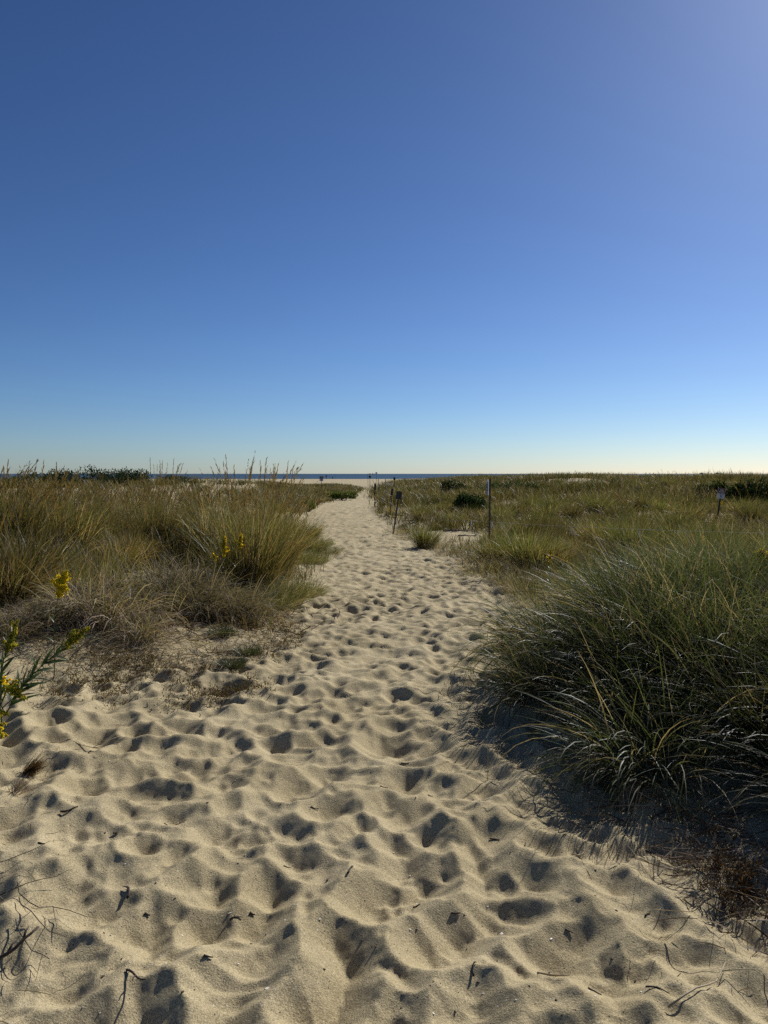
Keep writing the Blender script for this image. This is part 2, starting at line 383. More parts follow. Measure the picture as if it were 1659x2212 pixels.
# ------------------------------------------------------------------ grass
def strips(P, L, az, th0, dr, wd, nseg, c0, c1, face=None, curl=None, p=1.5, prof=None):
    n = len(L); s = np.linspace(0, 1, nseg + 1)[None, :]
    th = th0[:, None] + dr[:, None] * s ** p
    A = az[:, None] + (curl[:, None] * s if curl is not None else 0 * s)
    d = np.stack([np.sin(th) * np.cos(A), np.sin(th) * np.sin(A), np.cos(th)], -1)
    step = (L / nseg)[:, None, None]
    dm = 0.5 * (d[:, 1:] + d[:, :-1]) * step
    C = np.concatenate([np.zeros((n, 1, 3)), np.cumsum(dm, 1)], 1) + P[:, None, :]
    hp = np.stack([-np.sin(A), np.cos(A), 0 * A], -1); nn = np.stack([np.cos(th) * np.cos(A), np.cos(th) * np.sin(A), -np.sin(th)], -1)
    if face is None: face = rng.uniform(-1.2, 1.2, n)
    fa = face[:, None, None] + (rng.uniform(-0.9, 0.9, n)[:, None] * s)[:, :, None]
    side = hp * np.cos(fa) + nn * np.sin(fa)
    if prof is None: prof = np.minimum(1, 0.65 + 1.2 * s) * (1 - s ** 2.5) + 0.06
    hw = 0.5 * wd[:, None] * prof
    V = np.stack([C - side * hw[..., None], C + side * hw[..., None]], 2).reshape(-1, 3)
    b = (np.arange(n) * (nseg + 1) * 2)[:, None] + (np.arange(nseg) * 2)[None, :]
    F = np.stack([b, b + 1, b + 3, b + 2], -1).reshape(-1, 4)
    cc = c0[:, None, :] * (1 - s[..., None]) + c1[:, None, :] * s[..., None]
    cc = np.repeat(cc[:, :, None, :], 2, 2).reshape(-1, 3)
    return V, F, cc, C[:, -1], d[:, -1]
def merge(parts):
    Vs, Fs, Cs = [], [], []; o = 0
    for V, F, c in parts:
        Vs.append(V); Fs.append(F + o); Cs.append(c); o += len(V)
    return np.vstack(Vs), np.vstack(Fs), np.vstack(Cs)
def pal(cols, n, j=0.25):
    cols = np.array(cols); c = cols[rng.integers(0, len(cols), n)]
    return c * rng.uniform(1 - j, 1 + j, (n, 1)) * rng.uniform(0.93, 1.07, (n, 3))
GREEN = [(.045, .075, .018), (.06, .085, .025), (.075, .09, .03), (.05, .07, .03)]
BGREEN = [(.046, .066, .028), (.058, .077, .036), (.08, .094, .05), (.056, .072, .042), (.12, .122, .075)]
OLIVE = [(.09, .085, .025), (.11, .10, .03), (.075, .08, .022), (.12, .095, .035)]
GOLD = [(.24, .165, .06), (.20, .135, .05), (.27, .20, .085), (.18, .125, .05)]
RUST = [(.075, .042, .02), (.10, .055, .025), (.06, .035, .02)]
STRAWC = [(.30, .24, .14), (.24, .19, .12), (.36, .30, .19), (.20, .15, .10)]
DEADC = [(.22, .175, .14), (.28, .23, .19), (.16, .125, .10), (.35, .30, .245)]
def clump_blades(n, Rr, Lr, lean_out, wind, droop, wr, nseg, base, tip, jit=0.35, dirty=0.12, pw=1.5):
    rr = Rr * np.sqrt(rng.uniform(0, 1, n)); a = rng.uniform(0, 2 * np.pi, n)
    P = np.stack([rr * np.cos(a), rr * np.sin(a), np.full(n, -0.03)], -1)
    vx = np.cos(a) * lean_out * rr / Rr + wind[0] + rng.normal(0, jit, n); vy = np.sin(a) * lean_out * rr / Rr + wind[1] + rng.normal(0, jit, n)
    az = np.arctan2(vy, vx); mag = np.hypot(vx, vy)
    th0 = np.clip(mag * 0.6, 0.0, 1.1); dr = np.clip(droop * (0.4 + mag) * rng.uniform(0.4, 1.5, n), 0.1, 2.4)
    L = rng.uniform(Lr[0], Lr[1], n) * rng.uniform(0.75, 1.0, n)
    wd = rng.uniform(wr[0], wr[1], n)
    c0 = pal(base, n); c1 = pal(tip, n)
    dd = rng.uniform(0, 1, n) < dirty
    c1[dd] = pal(STRAWC, int(dd.sum())); c0[dd] = pal(STRAWC, int(dd.sum())) * 0.7
    return strips(P, L, az, th0, dr, wd, nseg, c0, c1, curl=rng.normal(0, 0.5, n), p=pw)
def plume_stalks(n, Rr, Lr, wind, plume, cols=GOLD, spread=0.35, thick=1.0):
    """flowering stalks: a thin stem and a feathered head of short side spikelets"""
    rr = Rr * np.sqrt(rng.uniform(0, 1, n)); a = rng.uniform(0, 2 * np.pi, n)
    P = np.stack([rr * np.cos(a), rr * np.sin(a), np.zeros(n)], -1)
    vx = 0.25 * np.cos(a) + wind[0] + rng.normal(0, spread * 0.5, n); vy = 0.25 * np.sin(a) + wind[1] + rng.normal(0, spread * 0.5, n)
    az = np.arctan2(vy, vx); mag = np.hypot(vx, vy)
    L = rng.uniform(Lr[0], Lr[1], n); ns = 7
    V, F, c, tipP, tipD = strips(P, L, az, np.clip(mag * 0.35, 0, .5), np.clip(mag * 1.3, .1, 1.0), np.full(n, .005 * thick), ns, pal(OLIVE, n), pal(cols, n), p=2.2)
    C = V.reshape(n, ns + 1, 2, 3).mean(2)
    parts = [(V, F, c)]
    k = 20
    for q in range(k):
        s = 1 - plume * (q + rng.uniform(0, .6, n)) / k
        f = s * ns; i0 = np.clip(np.floor(f).astype(int), 0, ns - 1); t = (f - i0)[:, None]
        p0 = C[np.arange(n), i0] * (1 - t) + C[np.arange(n), i0 + 1] * t
        d = C[np.arange(n), i0 + 1] - C[np.arange(n), i0]; d /= np.linalg.norm(d, axis=1, keepdims=True)
        th = np.arccos(np.clip(d[:, 2], -1, 1)); ph = np.arctan2(d[:, 1], d[:, 0])
        Ls = rng.uniform(.035, .085, n) * (0.6 + 0.7 * (1 - abs(2 * q / k - 1)))
        V2, F2, c2, _, _ = strips(p0, Ls, ph + rng.normal(0, .5, n), th + rng.normal(0, .22, n), rng.uniform(0, .4, n), np.full(n, .010 * thick), 2, pal(cols, n), pal(cols, n) * 1.1)
        parts.append((V2, F2, c2))
    return merge(parts)
def cmesh(name, res): return mesh_np(name, res[0], res[1], res[2])

# prototypes: each a list of (part name, mesh, material)
def proto_switch(n=520, H=(.9, 1.45), wind=(.12, -.02), plumes=26, lean=.36, Rr=.20, base=RUST + RUST + OLIVE, tip=OLIVE + GOLD[:2] + GREEN, ph=(1.05, 1.42), wr=(.006, .011)):
    b = cmesh('blades', clump_blades(n, Rr, H, lean, wind, .75, wr, 5, base, tip, jit=.16, dirty=.15))
    d = cmesh('dry_blades', clump_blades(n // 4, Rr * 1.3, (.3, .7), 1.0, wind, 1.3, (.004, .007), 4, STRAWC, STRAWC, jit=.3))
    out = [('blades', b, M_GRASS), ('dry_blades', d, M_DRY)]
    if plumes: out.append(('seed_plumes', cmesh('seed_plumes', plume_stalks(plumes, Rr, ph, wind, .28)), M_DRY))
    return out
def proto_beach(n=820, H=(.65, 1.15), wind=(-.3, -.05), lean=.55, Rr=.34, tip=BGREEN + GREEN + [(.10, .10, .04)], dirty=.15):
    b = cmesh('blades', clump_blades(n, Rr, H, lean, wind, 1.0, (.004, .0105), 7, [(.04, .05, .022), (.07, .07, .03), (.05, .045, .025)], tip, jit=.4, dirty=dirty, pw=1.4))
    d = cmesh('dry_blades', clump_blades(n // 7, Rr * 1.15, (.35, .8), .9, wind, 1.7, (.004, .007), 6, STRAWC, STRAWC, jit=.4))
    return [('blades', b, M_GLOSS), ('dry_blades', d, M_DRY)]
def proto_soft(n=900, H=(.3, .6), Rr=.38):
    b = cmesh('blades', clump_blades(n, Rr, H, .9, (0.1, -.05), .9, (.003, .006), 4, OLIVE, GREEN + [(.11, .12, .06), (.13, .13, .075)], jit=.3, dirty=.2))
    return [('blades', b, M_GRASS)]
def proto_dead(n=330, H=(.35, .85), Rr=.3):
    b = cmesh('dry_blades', clump_blades(n, Rr, H, 1.0, (.1, -.15), 1.9, (.005, .010), 5, DEADC + STRAWC, DEADC + STRAWC + [(.42, .36, .26)], jit=.5))
    g = cmesh('blades', clump_blades(n // 3, Rr * .9, (.3, .62), .5, (.1, 0), .8, (.003, .006), 5, RUST + OLIVE, OLIVE + GREEN + [(.12, .12, .07)], jit=.28))
    return [('dry_blades', b, M_DRY), ('blades', g, M_GRASS)]
PS = [proto_switch(), proto_switch(620, (.8, 1.3), (.22, -.03), 20), proto_switch(480, (.7, 1.2), (.05, .02), 14, lean=.6), proto_switch(560, (.6, 1.05), (.1, 0), 10, lean=.7, Rr=.26, tip=OLIVE + GOLD)]
PR = [proto_switch(480, (.65, 1.1), (.05, .02), 0, lean=.6), proto_switch(520, (.6, 1.0), (.0, 0), 0, lean=.75, Rr=.25, tip=OLIVE + GREEN + GOLD[:1], ph=(.95, 1.2))]
PG = [proto_switch(560, (.55, 1.0), (.05, 0), 4, lean=.7, Rr=.25, base=OLIVE, tip=GREEN + OLIVE[:2] + [(.10, .13, .03)]), proto_switch(520, (.5, .9), (.1, -.05), 0, lean=.8, Rr=.28, base=OLIVE, tip=GREEN + OLIVE)]
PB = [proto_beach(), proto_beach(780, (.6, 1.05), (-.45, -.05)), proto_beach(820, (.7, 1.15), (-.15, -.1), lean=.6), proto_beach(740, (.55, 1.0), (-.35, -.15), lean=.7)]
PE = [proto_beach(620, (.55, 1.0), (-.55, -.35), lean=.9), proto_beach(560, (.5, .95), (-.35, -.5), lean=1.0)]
PF = [proto_soft(), proto_soft(800, (.25, .5), .45), proto_soft(800, (.35, .7), .3)]
PLOW = [proto_switch(330, (.22, .48), (-.05, 0), 0, lean=1.0, Rr=.36, base=OLIVE + RUST, tip=[(.12, .12, .07), (.10, .105, .06), (.15, .14, .09)] + GREEN[:1] + STRAWC[:1], wr=(.003, .006)), proto_switch(280, (.2, .42), (0, -.1), 0, lean=1.1, Rr=.42, base=OLIVE, tip=[(.13, .12, .075), (.11, .11, .06)] + STRAWC[:2], wr=(.003, .006))]
PD = [proto_dead(), proto_dead(380, (.25, .6), .38), proto_dead(460, (.35, .85), .26)]
PU = [[('blades', cmesh('blades', clump_blades(420, .22, (.35, .65), .7, (.1, 0), .8, (.004, .008), 4, RUST + GOLD, GOLD + OLIVE, jit=.25, dirty=.1)), M_DRY)],
      [('blades', cmesh('blades', clump_blades(420, .26, (.3, .55), .8, (0, 0), .8, (.004, .008), 4, OLIVE, GOLD + OLIVE + GREEN[:1], jit=.25, dirty=.15)), M_GRASS)]]
def plant(proto, name, label, x, y, rotz=0, s=1.0, group=None, cat='grass', dz=0.0, sz=None):
    t = thing(name, label, cat, (x, y, gz(x, y) + dz), rotz, group)
    for pn, me, m in proto:
        o = obj(pn, me, m, t, kind='stuff')
    t.scale = (s, s, sz or s)
    return t
PC = [proto_switch(850, (.95, 1.5), (.10, 0), 34, lean=.30, Rr=.27, wr=(.0045, .008), ph=(1.25, 1.7)), proto_switch(800, (.9, 1.45), (.2, -.02), 36, lean=.34, Rr=.25, wr=(.0045, .008), ph=(1.25, 1.75))]
def px_plant(proto, name, label, px, py, **k):
    p = at(px, py); return plant(proto, name, label, p.x, p.y, **k)

# --- the dark beachgrass mass on the right, clump by clump
FRONT_Y = [3.2, 3.6, 4.0, 4.4, 4.8, 5.2, 5.8, 6.5, 7.5, 9.0, 10.0]
FRONT_X = [2.3, 1.95, 1.6, 1.34, 1.15, 1.08, 1.22, 1.62, 2.2, 2.9, 3.4]
ORD = ('first', 'second', 'third', 'fourth', 'fifth', 'sixth', 'seventh', 'eighth', 'ninth', 'tenth', 'eleventh', 'twelfth', 'thirteenth', 'fourteenth', 'fifteenth', 'sixteenth', 'seventeenth', 'eighteenth', 'nineteenth', 'twentieth')
y = 3.15; row = 0; nb = 0
while y < 9.6:
    x0 = float(np.interp(y, FRONT_Y, FRONT_X)); k = 0
    x = x0 + (0.22 if row % 2 else 0)
    while x < 0.62 * y + 1.0:
        jx, jy = R.uniform(-.12, .12), R.uniform(-.12, .12)
        edge = k == 0
        if edge:
            lab = ('beachgrass clump at the sandy edge of the big right mass, %s counted from the viewer' % ORD[row], 'beachgrass clumps along the edge of the right hand mass')
        else:
            lab = ('dense dark glossy beachgrass clump inside the big mass on the right', 'beachgrass clumps inside the right hand mass')
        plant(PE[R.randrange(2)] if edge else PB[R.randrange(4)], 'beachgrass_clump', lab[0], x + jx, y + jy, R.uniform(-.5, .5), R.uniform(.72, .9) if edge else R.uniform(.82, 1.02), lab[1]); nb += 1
        x += R.uniform(.46, .62) * (1 + .05 * (y - 3)); k += 1
    y += R.uniform(.42, .52) * (1 + .04 * (y - 3)); row += 1

# --- single big tussocks one can point to
px_plant(PC[0], 'switchgrass_tussock', 'tall upright switchgrass tussock with plumes bending right, at the left path corner', 535, 1288, s=1.14, rotz=.3)
px_plant(PC[1], 'switchgrass_tussock', 'tall switchgrass tussock nearest the path on the left, golden plumes sweeping over the sand', 585, 1255, s=1.1, rotz=-.1)
px_plant(PC[1], 'switchgrass_tussock', 'dark based switchgrass tussock in the left dune whose brown plumes arch far to the right', 345, 1205, s=1.1, rotz=.1)
px_plant(PC[0], 'switchgrass_tussock', 'reddish brown switchgrass tussock on the left with bare dark stems at its foot', 300, 1200, s=1.05, rotz=.8)
STAND = [(420, 1205, .95, 2), (470, 1215, .9, 0), (390, 1185, .9, 3), (40, 1235, 1.2, 0), (95, 1215, 1.2, 2), (150, 1225, .98, 0), (205, 1195, 1.05, 1), (255, 1205, 1.0, 2), (-30, 1240, 1.25, 1), (120, 1180, .95, 0), (30, 1170, 1.0, 1),
                      (190, 1165, .9, 2), (60, 1285, .85, 2), (5, 1300, .8, 3), (-40, 1190, 1.05, 0), (250, 1160, .85, 3), (-20, 1150, .95, 2), (90, 1145, .9, 2), (320, 1160, .85, 3)]
for px, py, s, pr in STAND:
    px_plant(PS[pr], 'switchgrass_tussock', 'tall plumed switchgrass tussock in the thick left stand, %s counted from the frame edge' % ORD[sorted(STAND).index((px, py, s, pr))], px + R.uniform(-8, 8), py, s=s * R.uniform(1.08, 1.24), rotz=R.uniform(-.6, .6), group='switchgrass tussocks of the thick stand on the left')
SOFT = [(665, 1190, 1.0, 0), (700, 1196, .85, 1), (640, 1215, 1.0, 1), (675, 1215, .8, 0), (610, 1300, .9, 2), (645, 1285, .8, 1), (585, 1320, .8, 2), (640, 1175, .9, 0), (690, 1178, .8, 1)]
for px, py, s, pr in SOFT:
    px_plant(PF[pr], 'soft_grass_mound', 'rounded mound of fine grey green grass left of the path, %s counted from the viewer' % ORD[sorted(SOFT, key=lambda q: -q[1]).index((px, py, s, pr))], px, py, s=s, rotz=R.uniform(-1, 1), group='soft grass mounds beside the path')
DEADT = [(430, 1330, 1.0, 0), (330, 1325, 1.0, 1), (500, 1335, .9, 2), (250, 1340, .9, 0), (180, 1330, .9, 2), (460, 1305, .9, 0), (370, 1290, .9, 2), (545, 1340, .8, 1), (120, 1350, .8, 0), (60, 1340, .9, 1), (300, 1380, .75, 2), (20, 1380, .8, 0), (410, 1318, 1.1, 2)]
for px, py, s, pr in DEADT:
    px_plant(PD[pr], 'withered_grass_tussock', 'withered grey grass tussock before the left dune, %s counted from the left edge' % ORD[sorted(DEADT).index((px, py, s, pr))], px, py, s=s * R.uniform(.65, 1.2), rotz=R.uniform(-3, 3), group='withered tussocks on the left')
px_plant(PG[0], 'green_grass_tussock', 'bright green grass tussock alone at the right path edge near the leaning sign', 918, 1182, s=.95, rotz=.4)
px_plant(PG[1], 'green_grass_tussock', 'yellow green grass tussock at the left path corner above the soft grass', 668, 1165, s=.9, rotz=.4)

SPARSE = [proto_switch(200, (.35, .68), (.08, 0), 0, lean=.5, Rr=.32, base=RUST + OLIVE, tip=GREEN + OLIVE + [(.12, .12, .07)], wr=(.003, .006)), proto_switch(170, (.3, .6), (.0, -.05), 0, lean=.7, Rr=.36, base=OLIVE, tip=OLIVE + STRAWC[:1] + GREEN, wr=(.003, .006))]
SPX = [(-10, 1272), (60, 1268), (115, 1280), (170, 1275), (205, 1258), (420, 1272), (495, 1275), (300, 1268)]
for px, py in SPX:
    px_plant(SPARSE[R.randrange(2)], 'sparse_grass_tussock', 'thin grey green grass tussock on the left sand bank, %s counted from the left' % ORD[sorted(SPX).index((px, py))], px, py, s=R.uniform(.85, 1.15), rotz=R.uniform(-1, 1), group='thin tussocks on the left sand bank')

LOWR = [(1045, 1238), (1085, 1228), (1105, 1262), (1140, 1280), (1022, 1212), (975, 1198), (940, 1182), (892, 1163), (868, 1152), (1150, 1240), (1125, 1216), (1068, 1200), (1005, 1188), (1165, 1305), (1190, 1262)]
for px, py in LOWR:
    px_plant(PLOW[R.randrange(2)], 'soft_grass_mound', 'low wispy grey green grass mound right of the path, %s counted from the viewer' % ORD[sorted(LOWR, key=lambda q: -q[1]).index((px, py))], px, py, s=R.uniform(.75, 1.05), rotz=R.uniform(-2, 2), group='low grass mounds right of the path')
FANS = [(955, 1112, 1.0, 1), (1012, 1124, 1.0, 1), (1082, 1132, 1.2, 0), (1118, 1124, 1.2, 1), (1182, 1122, 1.25, 0), (1238, 1128, 1.2, 1), (1292, 1112, 1.5, 0), (1335, 1124, 1.4, 0), (1428, 1116, 1.2, 0), (1485, 1130, 1.2, 1), (1605, 1126, 1.3, 1), (905, 1128, .8, 1), (1390, 1100, 1.1, 1)]
for px, py, s, k in FANS:
    px_plant((PG if k == 0 else PR)[R.randrange(2)], 'fan_grass_tussock', ('yellow green' if k == 0 else 'reddish brown') + ' fan shaped grass tussock on the right dune, %s counted from the path' % ORD[sorted(FANS).index((px, py, s, k))], px, py, s=s, rotz=R.uniform(-1, 1), group='large fan tussocks on the right dune')

# --- tussocks scattered over the dune fields, nearest and largest as things of their own
bare = [(at(1000, 1160), 1.3), (at(1150, 1160), 1.2), (at(330, 1245), .9), (at(215, 1270), .7), (at(900, 1105), 1.5)]
def is_bare(x, y):
    return any((x - b.x) ** 2 + ((y - b.y) * .6) ** 2 < r * r for b, r in bare)
cnt = {'l': 0, 'r': 0}
def far_ok(x, y): 
    off = max(float(xl(y)) - x, x - float(xr(y))); return off
tries = 0
while cnt['l'] + cnt['r'] < 270 and tries < 9000:
    tries += 1
    rr = math.exp(R.uniform(math.log(10.5), math.log(75))); a = rad(R.uniform(-30, 30)); x = rr * math.sin(a); y = rr * math.cos(a)
    off = far_ok(x, y)
    if off < .45 or is_bare(x, y): continue
    if x > 0 and y < 12 and x < 6: continue
    den = float(vn(x, y, 4.0, 41)) + .5 * float(vn(x, y, 11, 42))
    if den < R.uniform(-.9, .5): continue
    side = 'l' if x < float(xl(y)) else 'r'
    if cnt[side] >= 135: continue
    cnt[side] += 1
    u = R.random(); tall = ss(1.0, 3.0, off)
    if side == 'l':
        if u < .45 * tall: pr, lab, sc = PS[R.randrange(4)], ('plumed switchgrass tussock scattered over the dune left of the path', 'switchgrass_tussock'), R.uniform(.65, .95)
        elif u < .7: pr, lab, sc = PU[R.randrange(2)], ('low golden brown grass tussock on the dune left of the path', 'brown_grass_tussock'), R.uniform(.9, 1.4)
        else: pr, lab, sc = PG[R.randrange(2)], ('olive green grass tussock on the dune left of the path', 'green_grass_tussock'), R.uniform(.7, 1.1)
        grp = lab[1].replace('_', ' ') + 's on the left dune'
    else:
        if u < .38 * tall: pr, lab, sc = PR[R.randrange(2)], ('reddish switchgrass tussock scattered over the dune right of the path', 'switchgrass_tussock'), R.uniform(.8, 1.15)
        elif u < .65: pr, lab, sc = PU[R.randrange(2)], ('low golden brown grass tussock on the dune right of the path', 'brown_grass_tussock'), R.uniform(.9, 1.4)
        else: pr, lab, sc = PG[R.randrange(2)], ('olive green grass tussock on the dune right of the path', 'green_grass_tussock'), R.uniform(.85, 1.35)
        grp = lab[1].replace('_', ' ') + 's on the right dune'
    plant(pr, lab[1], lab[0], x, y, R.uniform(-.8, .8), sc, grp)

# --- the uncountable grass between them
def field(name, side, n, label):
    rr = np.exp(rng.uniform(math.log(7.0), math.log(230), n * 5)); a = np.radians(rng.uniform(-33, 33, n * 5))
    if side == 'l': rr[:n] = rng.uniform(40, 105, n); a[:n] = np.radians(rng.uniform(-9, -.5, n))
    x = rr * np.sin(a); y = rr * np.cos(a)
    off = np.where(side == 'l', xl(y) - x, x - xr(y))
    den = vn(x, y, 2.2, 51) * .6 + vn(x, y, 7, 52) * .7
    ok = (off > .12 + .25 * rng.random(len(x))) & (den > rng.uniform(-1.3, .45, len(x)) - (.8 if side == 'l' else 1.0) * ss(30, 45, rr))
    shrink = 1.0 if side == 'l' else .92
    if side == 'l': ok &= (y > 7.8) & (y < 112)
    else: ok &= ~((y < 10.0) & (x > 1.2)) & (y < 215)
    for b, r in bare: ok &= ((x - b.x) ** 2 + ((y - b.y) * .6) ** 2 > r * r) | (rng.random(len(x)) < .04)
    x, y, off, rr = x[ok][:n], y[ok][:n], off[ok][:n], rr[ok][:n]
    hue = vn(x, y, 6, 53) * .6 + vn(x, y, 1.7, 54) * .5
    parts = []
    m = 14
    X = np.repeat(x, m); Y = np.repeat(y, m); D = np.repeat(rr, m); H = np.repeat(hue, m); O = np.repeat(off, m); nn = len(X)
    sp = np.clip(.10 + .004 * D, .1, .5)
    X = X + rng.normal(0, 1, nn) * sp; Y = Y + rng.normal(0, 1, nn) * sp
    P = np.stack([X, Y, Hm(X, Y) - .03], -1)
    hh = shrink * (.28 + .30 * np.maximum(ss(.2, 2.2, O), ss(35, 48, D))) * (1 + .35 * ss(35, 48, D)) * (1 - .5 * ss(48, 62, D) * (1 - ss(9, 16, O)) * (side == 'l')) * (1 + .35 * vn(X, Y, 5, 55)) * (1 + .15 * ss(25, 60, D))
    L = hh * rng.uniform(.6, 1.25, nn)
    az = rng.uniform(0, 2 * np.pi, nn); wd = np.clip(.00075 * D, .0045, .05) * rng.uniform(.7, 1.3, nn)
    c1 = pal(GREEN + OLIVE, nn); g = pal(GOLD + OLIVE, nn); dry = pal(STRAWC + DEADC, nn)
    t = (ss(-.1, .7, H) * .8)[:, None]; c1 = c1 * (1 - t) + g * t
    pick = rng.random(nn) < .14 + .45 * ss(.05, .6, vn(X, Y, 4.5, 57)); c1[pick] = dry[pick]
    c1 *= (1.0 if side == 'l' else 1.08); c0 = pal(OLIVE + RUST, nn) * .9
    V, F, c, _, _ = strips(P, L, az, rng.uniform(0, .45, nn), rng.uniform(.2, 1.3, nn), wd, 3, c0, c1)
    o = obj(name, mesh_np(name, V, F, c), M_GRASS, kind='stuff')
    return tag(o, label, 'grass')
field('dune_grass', 'l', 4600, 'thin mixed green and tawny dune grass covering the ground left of the path')
field('dune_grass', 'r', 7000, 'thin mixed green and tawny dune grass covering the ground right of the path')

# --- dead litter lying on the sand in front of the left dune, and under the right mass
def litter(name, n, pts, spread, label, cols, L=(.08, .4), flat=True, wd=(.003, .006), th=(1.2, 1.58), mat=None):
    ctr = np.array([[p.x, p.y] for p in pts]); k = rng.integers(0, len(ctr), n)
    xy = ctr[k] + rng.normal(0, 1, (n, 2)) * np.array(spread)
    P = np.stack([xy[:, 0], xy[:, 1], Hm(xy[:, 0], xy[:, 1]) + relief(xy[:, 0], xy[:, 1]) + rng.uniform(.0, .03, n)], -1)
    V, F, c, _, _ = strips(P, rng.uniform(*L, n), rng.uniform(0, 2 * np.pi, n), rng.uniform(*th, n), rng.uniform(-.25, .5, n), rng.uniform(*wd, n), 4, pal(cols, n), pal(cols, n), curl=rng.normal(0, .8, n))
    o = obj(name, mesh_np(name, V, F, c), mat or M_DRY, kind='stuff'); return tag(o, label, 'dead grass')
LP = [at(px, py) for px in range(-20, 580, 40) for py in (1335, 1370, 1400)] + [at(px, 1425) for px in range(100, 520, 50)] + [at(620, 1370), at(640, 1345), at(560, 1380), at(600, 1395)]
litter('dead_grass_litter', 2600, LP, (.16, .22), 'tangle of bleached dead grass stems matted on the sand before the left dune', DEADC + STRAWC + STRAWC + RUST + [(.42, .36, .27)])
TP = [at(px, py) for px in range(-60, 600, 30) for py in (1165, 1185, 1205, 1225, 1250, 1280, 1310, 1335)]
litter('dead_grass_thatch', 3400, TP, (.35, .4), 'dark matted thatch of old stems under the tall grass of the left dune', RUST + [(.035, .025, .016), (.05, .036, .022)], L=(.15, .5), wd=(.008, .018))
RP = [at(px, py) for px, py in [(1250, 1640), (1330, 1670), (1420, 1700), (1500, 1740), (1580, 1790), (1640, 1850), (1600, 1900), (1650, 1950), (1560, 1840), (1450, 1760), (1380, 1720)]]
litter('dead_grass_litter', 900, RP, (.16, .16), 'dark dead stems and roots matted under the edge of the right hand grass mass', DEADC + RUST + RUST, L=(.05, .3))
# low brown herbs: branched wiry sprigs
def herbs(name, n, pts, spread, label, cols):
    ctr = np.array([[p.x, p.y] for p in pts]); k = rng.integers(0, len(ctr), n); xy = ctr[k] + rng.normal(0, 1, (n, 2)) * np.array(spread)
    m = 9; X = np.repeat(xy, m, 0) + rng.normal(0, .012, (n * m, 2)); nn = len(X)
    P = np.stack([X[:, 0], X[:, 1], Hm(X[:, 0], X[:, 1]) + relief(X[:, 0], X[:, 1]) - .005], -1)
    V, F, c, tip, td = strips(P, rng.uniform(.05, .16, nn), rng.uniform(0, 6.28, nn), rng.uniform(.3, 1.4, nn), rng.uniform(-.3, .6, nn), np.full(nn, .0025), 3, pal(cols, nn), pal(cols, nn))
    parts = [(V, F, c)]; C = V.reshape(nn, 4, 2, 3).mean(2)
    for q in range(5):
        i = rng.integers(1, 4, nn); p0 = C[np.arange(nn), i]
        V2, F2, c2, _, _ = strips(p0, rng.uniform(.012, .035, nn), rng.uniform(0, 6.28, nn), rng.uniform(.2, 1.5, nn), rng.uniform(-.3, .6, nn), np.full(nn, .005), 2, pal(cols, nn), pal(cols, nn)); parts.append((V2, F2, c2))
    r = merge(parts); o = obj(name, mesh_np(name, *r), M_DRY, kind='stuff'); return tag(o, label, 'plant')
HP = [at(px, py) for px, py in [(120, 1470), (170, 1480), (220, 1465), (150, 1500), (250, 1500), (300, 1455), (340, 1440), (370, 1480), (400, 1460), (430, 1500), (460, 1500), (510, 1480), (520, 1495), (280, 1430), (440, 1440), (600, 1385), (630, 1360), (560, 1420), (240, 1440), (200, 1425)]]
herbs('low_brown_herbs', 170, HP, (.12, .10), 'sprawling reddish brown low herbs dotted over the sand before the left dune', RUST + GOLD[:2] + [(.12, .09, .04), (.10, .10, .04)])
HP2 = [at(px, py) for px, py in [(1290, 1680), (1330, 1690), (1560, 1880), (1600, 1900), (1640, 1880), (1590, 1930)]]
herbs('low_brown_herbs', 26, HP2, (.07, .05), 'dark brown low herbs at the foot of the right hand grass mass', RUST)

# small green cushions on the sand at the left of the path
cush = []
for _ in range(1):
    n = 420; a = rng.uniform(0, 6.28, n); r0 = .10 * np.sqrt(rng.random(n)); P = np.stack([r0 * np.cos(a), r0 * np.sin(a), np.zeros(n) - .01], -1)
    V, F, c, _, _ = strips(P, rng.uniform(.05, .12, n), a + rng.normal(0, .5, n), rng.uniform(.1, .9, n), rng.uniform(.1, .8, n), np.full(n, .004), 3, pal(BGREEN, n), pal(BGREEN + GREEN, n))
    cush = [('foliage', mesh_np('foliage', V, F, c), M_LEAF)]
for px, py, s, lab in [(502, 1440, 1.0, 'small dark green cushion plant on the sand, nearest the viewer left of the path'), (538, 1412, 1.05, 'small green cushion plant on the sand just beyond the nearest cushion'), (478, 1372, 1.15, 'flat green cushion plant half hidden among dead stems at the left dune foot')]:
    px_plant(cush, 'cushion_plant', lab, px, py, s=s, cat='plant', rotz=R.uniform(0, 3), group='green cushion plants on the sand')

